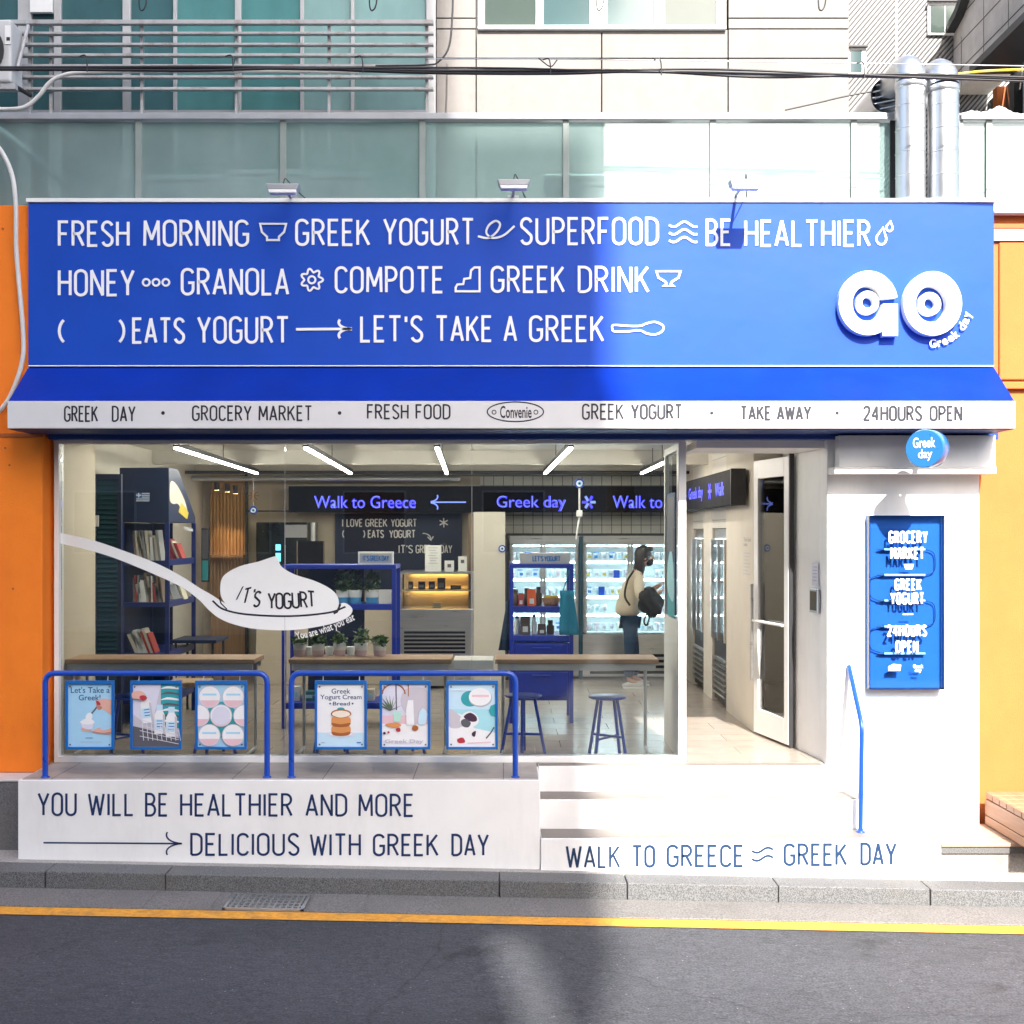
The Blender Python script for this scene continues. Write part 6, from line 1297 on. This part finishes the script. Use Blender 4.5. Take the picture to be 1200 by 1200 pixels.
# blue merchandise rack
YM = 1.8; x0, x1 = X(597, YM), X(672, YM)
t = rack(x0, x1, YM, YM+.5, Z(661, YM), [Z(711, YM), Z(745, YM)], 'blue steel rack with drawers, jars and bags before the wall fridges', 'merchandise_rack')
b = MB(); b.box(x0+.037, x1-.037, YM+.004, YM+.48, .2, Z(746, YM)-.056, M['shelf']); b.build('cabinet', t, bevel=.004)
zd = Z(746, YM)-.06
for k in range(2): b = MB(); b.box(x0+.05, x1-.05, YM-.012, YM+.003, zd-.24*(k+1)+.01, zd-.24*k-.01, M['shelf']); b.box(x0+.2, x1-.2, YM-.03, YM-.0125, zd-.24*k-.05, zd-.24*k-.035, M['shelf']); b.build('drawer', t, bevel=.004)
t = thing('shelf_sign', 'grey sign box with blue lettering on top of the blue merchandise rack', 'sign', P(640, 661, YM))
q0, q1 = P(609, 661, YM+.05), P(668, 648, YM+.05); b = MB(); b.box(q0.x, q1.x, YM+.05, YM+.1, Z(661, YM)+.001, q1.z, M['alu_light']); b.build('box', t, bevel=.003)
b = MB(); stext(b, "LET'S YOGURT", 624, 657, 658, 651.5, 1.2, TPX(YM+.0485), M['i_blue']); b.build('lettering', t)
zA, zB = Z(711, YM), Z(745, YM)
def jar(px, yy, w, h, z, m, name, lab, cat, cap=None, group='goods on the blue rack'):
    t = thing(name, lab, cat, (X(px, yy), yy, z), group); s_ = S(yy); x = X(px, yy); r = w/2/s_; hh = h/s_
    b = MB()
    if name in ('pouch', 'carton'): b.hull([(x-r, yy-.03, z+.001), (x+r, yy-.03, z+.001), (x+r, yy+.03, z+.001), (x-r, yy+.03, z+.001)], [(x-r*.92, yy-.012, z+hh), (x+r*.92, yy-.012, z+hh), (x+r*.92, yy+.012, z+hh), (x-r*.92, yy+.012, z+hh)], M[m])
    else: b.lathe([(r*.9, z+.001), (r, z+.02), (r, z+hh*.75), (r*.6, z+hh*.82), (r*.6, z+hh)], (x, yy, 0), M[m], 18)
    b.build('body', t, bevel=.004 if name in ('pouch', 'carton') else 0)
    if cap: b = MB(); b.lathe([(r*.66, z+hh+.001), (r*.66, z+hh+.025), (.001, z+hh+.026)], (x, yy, 0), M[cap], 18); b.build('lid', t)
    else: b = MB(); b.box(x-r*.5, x+r*.5, yy-.0345-.0, yy-.0315, z+hh*.15, z+hh*.45, M['paper']); b.build('label', t) if name in ('pouch', 'carton') else None
jar(604, YM+.15, 9, 16, zA, 'cork', 'jar', 'dark brown jar at the left end of the upper rack shelf', 'jar', 'dark'); jar(610.5, YM+.12, 7, 15, zA, 'red', 'pouch', 'narrow red pouch beside the dark jar on the blue rack', 'pouch'); jar(617, YM+.2, 8, 17, zA, 'cork', 'jar', 'dark brown jar between the red and orange pouches', 'jar', 'dark')
jar(623, YM+.1, 10.5, 20, zA, 'org', 'pouch', 'bright orange pouch in the middle of the blue rack', 'pouch'); jar(631, YM+.25, 8, 18, zA, 'cork', 'jar', 'dark brown jar right of the orange pouch', 'jar', 'dark')
t = thing('basket', 'brown wicker basket with yellow packets on the blue rack', 'basket', (X(646, YM+.18), YM+.18, zA), 'goods on the blue rack')
x = X(646, YM+.18); b = MB(); b.lathe([(.06, zA+.001), (.088, zA+.07), (.08, zA+.07), (.055, zA+.02), (.001, zA+.015)], (x, YM+.18, 0), M['basket'], 22); b.build('bowl', t)
b = MB()
for k in range(9): a = random.uniform(0, 6.3); rr = random.uniform(0, .05); b.ball((x+rr*cos(a), YM+.18+rr*sin(a), zA+.075), (.024, .018, .016), M['yel'], 8, 6)
b.build('packets', t)
jar(606, YM+.2, 7, 18, zB, 'pot', 'bottle', 'white bottle with blue cap on the lower rack shelf, left', 'bottle', 'blue'); jar(615.5, YM+.12, 12, 22, zB, 'cork', 'carton', 'dark brown carton on the lower rack shelf', 'carton'); jar(626, YM+.15, 6, 20, zB, 'pot', 'bottle', 'white bottle with blue cap right of the brown carton', 'bottle', 'blue'); jar(635, YM+.15, 10, 12, zB, 'cork', 'pouch', 'crumpled brown pouch on the lower rack shelf', 'pouch'); jar(645, YM+.18, 9, 13, zB, 'cork', 'jar', 'small brown jar at the right of the lower rack shelf', 'jar', 'dark')
t = thing('teal_cloth_bag', 'teal cloth bag hanging from the right side of the blue rack', 'bag', P(666, 745, YM-.05))
b = MB(); vs = []; n = 10
for j in range(9):
    for i in range(n):
        u = i/(n-1); v = j/8; px = 656+ (24-6*(1-v))*u*.9; py = 692+52*v; vs.append(P(px, py, YM-.03+.012*sin(u*11+v*2)-.02*v))
b.add(vs, [(j*n+i, j*n+i+1, (j+1)*n+i+1, (j+1)*n+i) for j in range(8) for i in range(n-1)], M['towel'], True); o = b.build('cloth', t); sm = o.modifiers.new('solid', 'SOLIDIFY'); sm.thickness = .012
b = MB(); b.tube(spline([P(660, 692, YM-.03), P(665, 676, YM-.02), P(667, 668, YM-.01)], 4), .006, M['towel'], 6); b.build('strap', t)
t = thing('apron', 'dark apron hanging from the left side of the blue rack', 'apron', P(590, 765, YM))
b = MB(); n = 9; vs = []
for j in range(10):
    for i in range(n):
        u = i/(n-1); v = j/9; wl_ = 3+10*v; px = 597-wl_*(1-u); py = 704+58*v; vs.append(P(px, py, YM+.1+.02*sin(u*9)))
b.add(vs, [(j*n+i, j*n+i+1, (j+1)*n+i+1, (j+1)*n+i) for j in range(9) for i in range(n-1)], M['apron'], True); o = b.build('cloth', t); sm = o.modifiers.new('solid', 'SOLIDIFY'); sm.thickness = .012
b = MB(); b.tube([P(597, 704, YM+.1), P(598, 690, YM+.06)], .005, M['apron'], 6); b.build('strap', t)

# wall fridges at the back
YF = 5.1
def fridge(px0, px1, mull, label):
    x0, x1 = X(px0, YF), X(px1, YF); zt_ = Z(628, YF); zg = Z(741, YF); zh = Z(637.5, YF)
    t = thing('wall_fridge', label, 'fridge', ((x0+x1)/2, YF, 0), 'lit glass fridges at the back of the shop')
    b = MB(); b.box(x0, x1, YF+.45, YF+.48, zg, zt_, M['fridge_in']); b.box(x0, x0+.03, YF+.0, YF+.449, zg, zt_, M['fridge_in']); b.box(x1-.03, x1, YF+.0, YF+.449, zg, zt_, M['fridge_in']); b.box(x0+.031, x1-.031, YF+.0, YF+.449, zg-.02, zg, M['fridge_in']); b.box(x0, x1, YF-.02, YF+.48, .03, zg-.021, M['steel']); b.build('body', t)
    b = MB(); b.box(x0, x1, YF-.06, YF+.48, zh, zt_, M['steel']); b.build('header', t, bevel=.003)
    b = MB()
    for k in range(4): z = .30-.065*k; b.box(x0+.08, x1-.08, YF-.032, YF-.021, z-.012, z+.018, M['steel']); b.box(x0+.08, x1-.08, YF-.0205, YF-.0202, z-.046, z-.013, M['screen'])
    b.build('louvre', t)
    for a, c in zip(mull, mull[1:]):
        xa_, xb_ = X(a, YF), X(c, YF); b = MB()
        b.box(xa_+.002, xa_+.032, YF-.05, YF-.021, zg, zh-.001, M['steel']); b.box(xb_-.032, xb_-.002, YF-.05, YF-.021, zg, zh-.001, M['steel']); d_ = b.build('door', t)
        b = MB(); b.box(xa_+.033, xb_-.033, YF-.04, YF-.034, zg, zh-.001, M['clear']); b.build('pane', d_)
    b = MB()
    for py in (657, 677.5, 698, 719): z = Z(py, YF+.1); b.box(x0+.031, x1-.031, YF+.1, YF+.44, z-.012, z, M['fridge_in'])
    b.build('shelves', t)
    for py in (639.5, 659.5, 680, 700.5, 721.5): b = MB(); z = Z(py, YF+.06); b.box(x0+.04, x1-.04, YF+.085, YF+.097, z-.008, z+.004, M['cool']); b.build('light_strip', t)
    return x0, x1
fridge(597, 678, (598, 636, 677), 'tall lit glass fridge behind the blue merchandise rack')
fridge(683, 797, (684, 738, 796), 'tall lit glass fridge behind the customer')
b = MB(); b.box(X(678.5, YF), X(682.5, YF), YF-.06, YF+.4, 0, Z(629, YF), tealb); props(b.build('divider_strip'), 'dark teal strip between the two back fridges', 'panel')
b = MB(); b.box(X(593, YF), X(797, YF), YF-.04, YF+.48, Z(628, YF)+.001, Z(626, YF)+.01, M['dark']); props(b.build('fridge_trim'), 'thin dark trim running along the top of the back fridges', 'trim')
YCp = YF+.17; cups = []
for mm, cn in (('i_grey', 'grey'), ('i_blue', 'blue'), ('i_aqua', 'pale blue'), ('i_pink', 'pink'), ('yel', 'yellow')):
    b = MB(); b.lathe([(.026, 0.001), (.033, .085), (.035, .088), (.034, .096), (.001, .098)], (0, 0, 0), M['pot'], 14)
    b.add([(.0345*sin(a), -.0345*cos(a), zz) for zz in (.03, .06) for a in (-.6, -.2, .2, .6)], [(0, 1, 5, 4), (1, 2, 6, 5), (2, 3, 7, 6)], M[mm])
    if cn in ('blue', 'pink'): b.lathe([(.0355, .0875), (.0355, .0975), (.001, .0985)], (0, 0, 0), M[mm], 14)
    me_parent = thing('holder', 'x', 'x'); c = b.build('yogurt_cup', me_parent); c.parent = None; bpy.data.objects.remove(me_parent); cups.append((c, cn, []))

random.seed(21)
for r_, py in enumerate((657, 677.5, 698, 719, 740)):
    z = Z(py, YF+.1)
    for px in [601+8.9*i for i in range(22)]:
        if 675 < px < 687 or random.random() < .12: continue
        c0, cn, used = cups[random.choice((0, 0, 0, 1, 2, 2, 3, 4))]
        c = c0 if not used else c0.copy()
        if used: COL.objects.link(c)
        used.append(1)
        c.location = (X(px, YCp), YCp+random.uniform(-.01, .02), z); c.rotation_euler.z = random.uniform(-.4, .4)
        props(c, 'small white yogurt cup with %s mark on the %s fridge shelf' % (cn, ('top', 'second', 'third', 'fourth', 'lowest')[r_]), 'cup', 'yogurt cups in the back fridges')
for px, py, w, h, lab in ((722.5, 677.5, 7, 9.5, 'blue carton on the second shelf of the fridge behind the customer'), (705, 698, 7, 10.5, 'blue carton on the third shelf of the fridge, lower left of the other blue one')):
    b = MB(); s_ = S(YF+.12); x = X(px, YF+.12); z = Z(py, YF+.1); b.box(x-w/2/s_, x+w/2/s_, YF+.105, YF+.135, z+.001, z+h/s_, M['blue']); props(b.build('blue_carton', bevel=.002), lab, 'carton', 'blue cartons in the fridge')
# two dark framed fridges in the right-hand wall
for y0, y1, lab in ((2.60, 3.34, 'dark framed glass fridge set in the side wall, the nearer one'), (3.92, 4.60, 'dark framed glass fridge set in the side wall, the farther one')):
    t = thing('side_fridge', lab, 'fridge', (XR, (y0+y1)/2, 0), 'glass fridges set in the side wall')
    b = MB(); b.box(XR+.02, XR+.6, y0, y1, .03, .62, M['dark']); b.box(XR+.02, XR+.6, y0, y1, 1.62, 1.715, M['steel']); b.box(XR+.58, XR+.6, y0, y1, .621, 1.619, M['fridge_in']); b.box(XR+.02, XR+.579, y1-.02, y1, .621, 1.619, M['fridge_in']); b.box(XR+.02, XR+.579, y0, y0+.02, .621, 1.619, M['fridge_in']); b.build('body', t)
    b = MB()
    for ym in (y0+.0, (y0+y1)/2-.015, y1-.03): b.box(XR-.02, XR+.018, ym, ym+.03, .63, 1.61, M['steel'])
    d_ = b.build('door', t); b = MB(); b.box(XR-.004, XR+.004, y0+.031, y1-.031, .63, 1.61, M['clear']); b.build('pane', d_)
    b = MB()
    for k in range(7): z = .10+.055*k; b.box(XR-.012, XR+.019, y0+.03, y1-.03, z, z+.022, M['steel'])
    b.build('louvre', t)
    b = MB()
    for z in (.85, 1.1, 1.35): b.box(XR+.08, XR+.57, y0+.021, y1-.021, z, z+.014, M['fridge_in'])
    b.build('shelves', t)
    b = MB()
    for z in (1.59, 1.33, 1.08): b.box(XR+.06, XR+.075, y0+.04, y1-.04, z, z+.012, M['cool'])
    b.build('light_strip', t)

# ------------------------------------------------------------------ the customer
def skinned(name, pts, edges, parent, m, root=0, sub=2, m2=None):
    me = bpy.data.meshes.new(name); off = world_off(parent); me.from_pydata([tuple(Vector(p[0])-off) for p in pts], edges, []); me.materials.append(m)
    o = bpy.data.objects.new(name, me); COL.objects.link(o); o.parent = parent
    sk = o.modifiers.new('skin', 'SKIN'); sk.use_smooth_shade = True; sk.branch_smoothing = .6
    for i, p in enumerate(pts): r = p[1]; d = me.skin_vertices[0].data[i]; d.radius = (r, r) if not isinstance(r, tuple) else r; d.use_root = (i == root)
    if sub: sb = o.modifiers.new('sub', 'SUBSURF'); sb.levels = sub; sb.render_levels = sub
    return o
fx, fy = X(741, 4.35), 4.35
pt = thing('person', 'person in beige coat and black mask at the lit fridge, black bag on arm', 'person', (fx, fy, 0))
q = lambda dx, dy, z: (fx+dx, fy+dy, z)
# faces +x (towards the right), bent forward a little
hip, chest, neck, head = q(-.03, 0, .82), q(.02, 0, 1.13), q(.085, 0, 1.31), q(.115, 0, 1.36)
bp_ = [(hip, .10), (q(-.02, 0, .95), .10), (chest, .105), (q(.06, 0, 1.24), .085), (neck, .045), (head, .045),
       (q(-.03, -.085, .76), .075), (q(-.03, -.095, .44), .05), (q(-.05, -.10, .09), .034), (q(.06, -.11, .035), .028),
       (q(-.03, .085, .76), .075), (q(.02, .095, .44), .05), (q(.03, .10, .09), .034), (q(.14, .11, .035), .028),
       (q(.055, -.15, 1.20), .05), (q(.06, -.20, .98), .036), (q(.24, -.19, 1.02), .026), (q(.30, -.18, 1.06), .022),
       (q(.055, .15, 1.20), .05), (q(.10, .20, .98), .036), (q(.28, .14, 1.08), .026), (q(.34, .12, 1.12), .022)]
be = [(0, 1), (1, 2), (2, 3), (3, 4), (4, 5), (0, 6), (6, 7), (7, 8), (8, 9), (0, 10), (10, 11), (11, 12), (12, 13), (3, 14), (14, 15), (15, 16), (16, 17), (3, 18), (18, 19), (19, 20), (20, 21)]
skinned('body', bp_, be, pt, M['skin'])
b = MB(); hc = Vector(q(.135, 0, 1.415)); b.ball(hc, (.085, .072, .108), M['skin'], 20, 14)
b.ball(hc+Vector((.086, 0, -.012)), (.016, .013, .018), M['skin'], 10, 8)
for s_ in (-1, 1): b.ball(hc+Vector((-.005, s_*.072, -.01)), (.018, .01, .026), M['skin'], 10, 8)
hd = b.build('head', pt)
b = MB()
for s_ in (-1, 1): b.ball(hc+Vector((.074, s_*.03, .012)), (.010, .012, .007), M['eye'], 10, 8)
b.build('eyes', hd)
b = MB(); b.ball(hc+Vector((.04, 0, -.052)), (.058, .066, .05), M['mask'], 18, 12); b.tube([hc+Vector((.05, -.062, -.04)), hc+Vector((-.005, -.077, -.01))], .003, M['mask'], 6); b.build('mask', pt)
b = MB(); b.ball(hc+Vector((-.018, 0, .022)), (.098, .088, .108), M['hair'], 22, 14); b.ball(hc+Vector((-.055, 0, -.07)), (.062, .080, .15), M['hair'], 18, 12); b.ball(hc+Vector((.045, 0, .085)), (.05, .07, .035), M['hair'], 14, 8)
random.seed(4)
for k in range(46):
    a = random.uniform(pi*.5, pi*1.5); s0 = hc+Vector((-.01+.08*cos(a), .085*sin(a), .03)); b.tube(spline([s0, s0+Vector((-.02, 0, -.09)), s0+Vector((-.015+random.uniform(-.02, .02), random.uniform(-.02, .02), random.uniform(-.36, -.2)))], 4), [.012]*4+[.010]*3+[.006]*2 if False else .010, M['hair'], 6)
b.build('hair', pt)
coatp = [(q(-.06, 0, .74), (.165, .15)), (q(-.05, 0, .88), (.155, .15)), (q(-.01, 0, 1.06), (.145, .15)), (q(.045, 0, 1.22), (.115, .13)), (q(.08, 0, 1.30), (.062, .065)),
         (q(.05, -.165, 1.19), .075), (q(.055, -.225, .98), .062), (q(.20, -.205, 1.01), .05), (q(.05, .165, 1.19), .075), (q(.10, .22, .99), .06), (q(.24, .16, 1.06), .05)]
skinned('coat', coatp, [(0, 1), (1, 2), (2, 3), (3, 4), (3, 5), (5, 6), (6, 7), (3, 8), (8, 9), (9, 10)], pt, M['coat'])
jp = [(q(-.03, 0, .80), .115), (q(-.03, -.085, .70), .09), (q(-.03, -.095, .44), .072), (q(-.05, -.10, .10), .058), (q(-.03, .085, .70), .09), (q(.02, .095, .44), .072), (q(.03, .10, .10), .058)]
skinned('jeans', jp, [(0, 1), (1, 2), (2, 3), (0, 4), (4, 5), (5, 6)], pt, M['jeans'])
b = MB()
for dx, dy in ((.0, -.105), (.08, .105)): b.ball(q(dx, dy, .035), (.125, .045, .034), M['shoe'], 16, 8); b.box(*[fx+dx-.11, fx+dx+.115], fy+dy-.04, fy+dy+.04, .002, .02, M['white_clean'])
b.build('shoes', pt)
# hands: a palm, four bent fingers and a thumb each
for sgn, base, dirv in ((-1, Vector(q(.30, -.18, 1.06)), Vector((.95, .05, .3))), (1, Vector(q(.34, .12, 1.12)), Vector((.93, -.1, .35)))):
    dirv.normalize(); acr = dirv.cross(Vector((0, 0, 1))).normalized(); dn = dirv.cross(acr)
    pts = [(base, .02), (base+dirv*.045, .022), (base+dirv*.075, .018)]; ed = [(0, 1), (1, 2)]
    skinned('hand', pts, ed, pt, M['skin'], 0, 1)
    for k in range(4):
        L_ = (.062, .072, .068, .052)[k]; s0 = base+dirv*.07+acr*(-.024+.016*k)
        skinned('finger', [(s0-dirv*.01, .009), (s0+dirv*L_*.5, .0085), (s0+dirv*L_*.85-Vector((0, 0, .014)), .0075), (s0+dirv*L_*.95-Vector((0, 0, .03)), .006)], [(0, 1), (1, 2), (2, 3)], pt, M['skin'], 0, 1)
    s0 = base+dirv*.03-acr*.02; skinned('thumb', [(s0, .011), (s0+dirv*.025-acr*.02, .0095), (s0+dirv*.055-acr*.022, .008)], [(0, 1), (1, 2)], pt, M['skin'], 0, 1)
b = MB(); b.tube(spline([q(.0, -.15, 1.27), q(-.07, -.17, 1.16), q(-.10, -.19, 1.0), q(-.05, -.22, .9)], 5), .012, M['blackc'], 8); props(b.build('bag_strap', pt), None)
t = thing('black_bag', 'crumpled black bag and jacket draped over the arm of the person in beige', 'bag', q(.17, -.25, .9))
b = MB(); c = Vector(q(.17, -.23, .935)); nu, nv = 26, 18; vs = []
random.seed(9)
for j in range(nv+1):
    th = pi*j/nv
    for i in range(nu):
        a = 2*pi*i/nu; f = 1+.16*sin(3*a+2*th)+.12*sin(5*a-4*th+1)+random.uniform(-.05, .05)
        vs.append(c+Vector(((.125*sin(th)*cos(a)*f), .075*sin(th)*sin(a)*f, .135*cos(th)*f-.05*cos(a)*sin(th))))
b.add(vs, [(j*nu+i, (j+1)*nu+i, (j+1)*nu+(i+1) % nu, j*nu+(i+1) % nu) for j in range(nv) for i in range(nu)], M['blackc'], True)
b.build('pouch', t); b = MB(); b.tube(spline([c+Vector((-.05, -.08, -.12)), c+Vector((-.08, -.09, -.2)), c+Vector((-.05, -.08, -.24)), c+Vector((-.02, -.08, -.16))], 5), .01, M['blackc'], 8); b.build('strap', t)
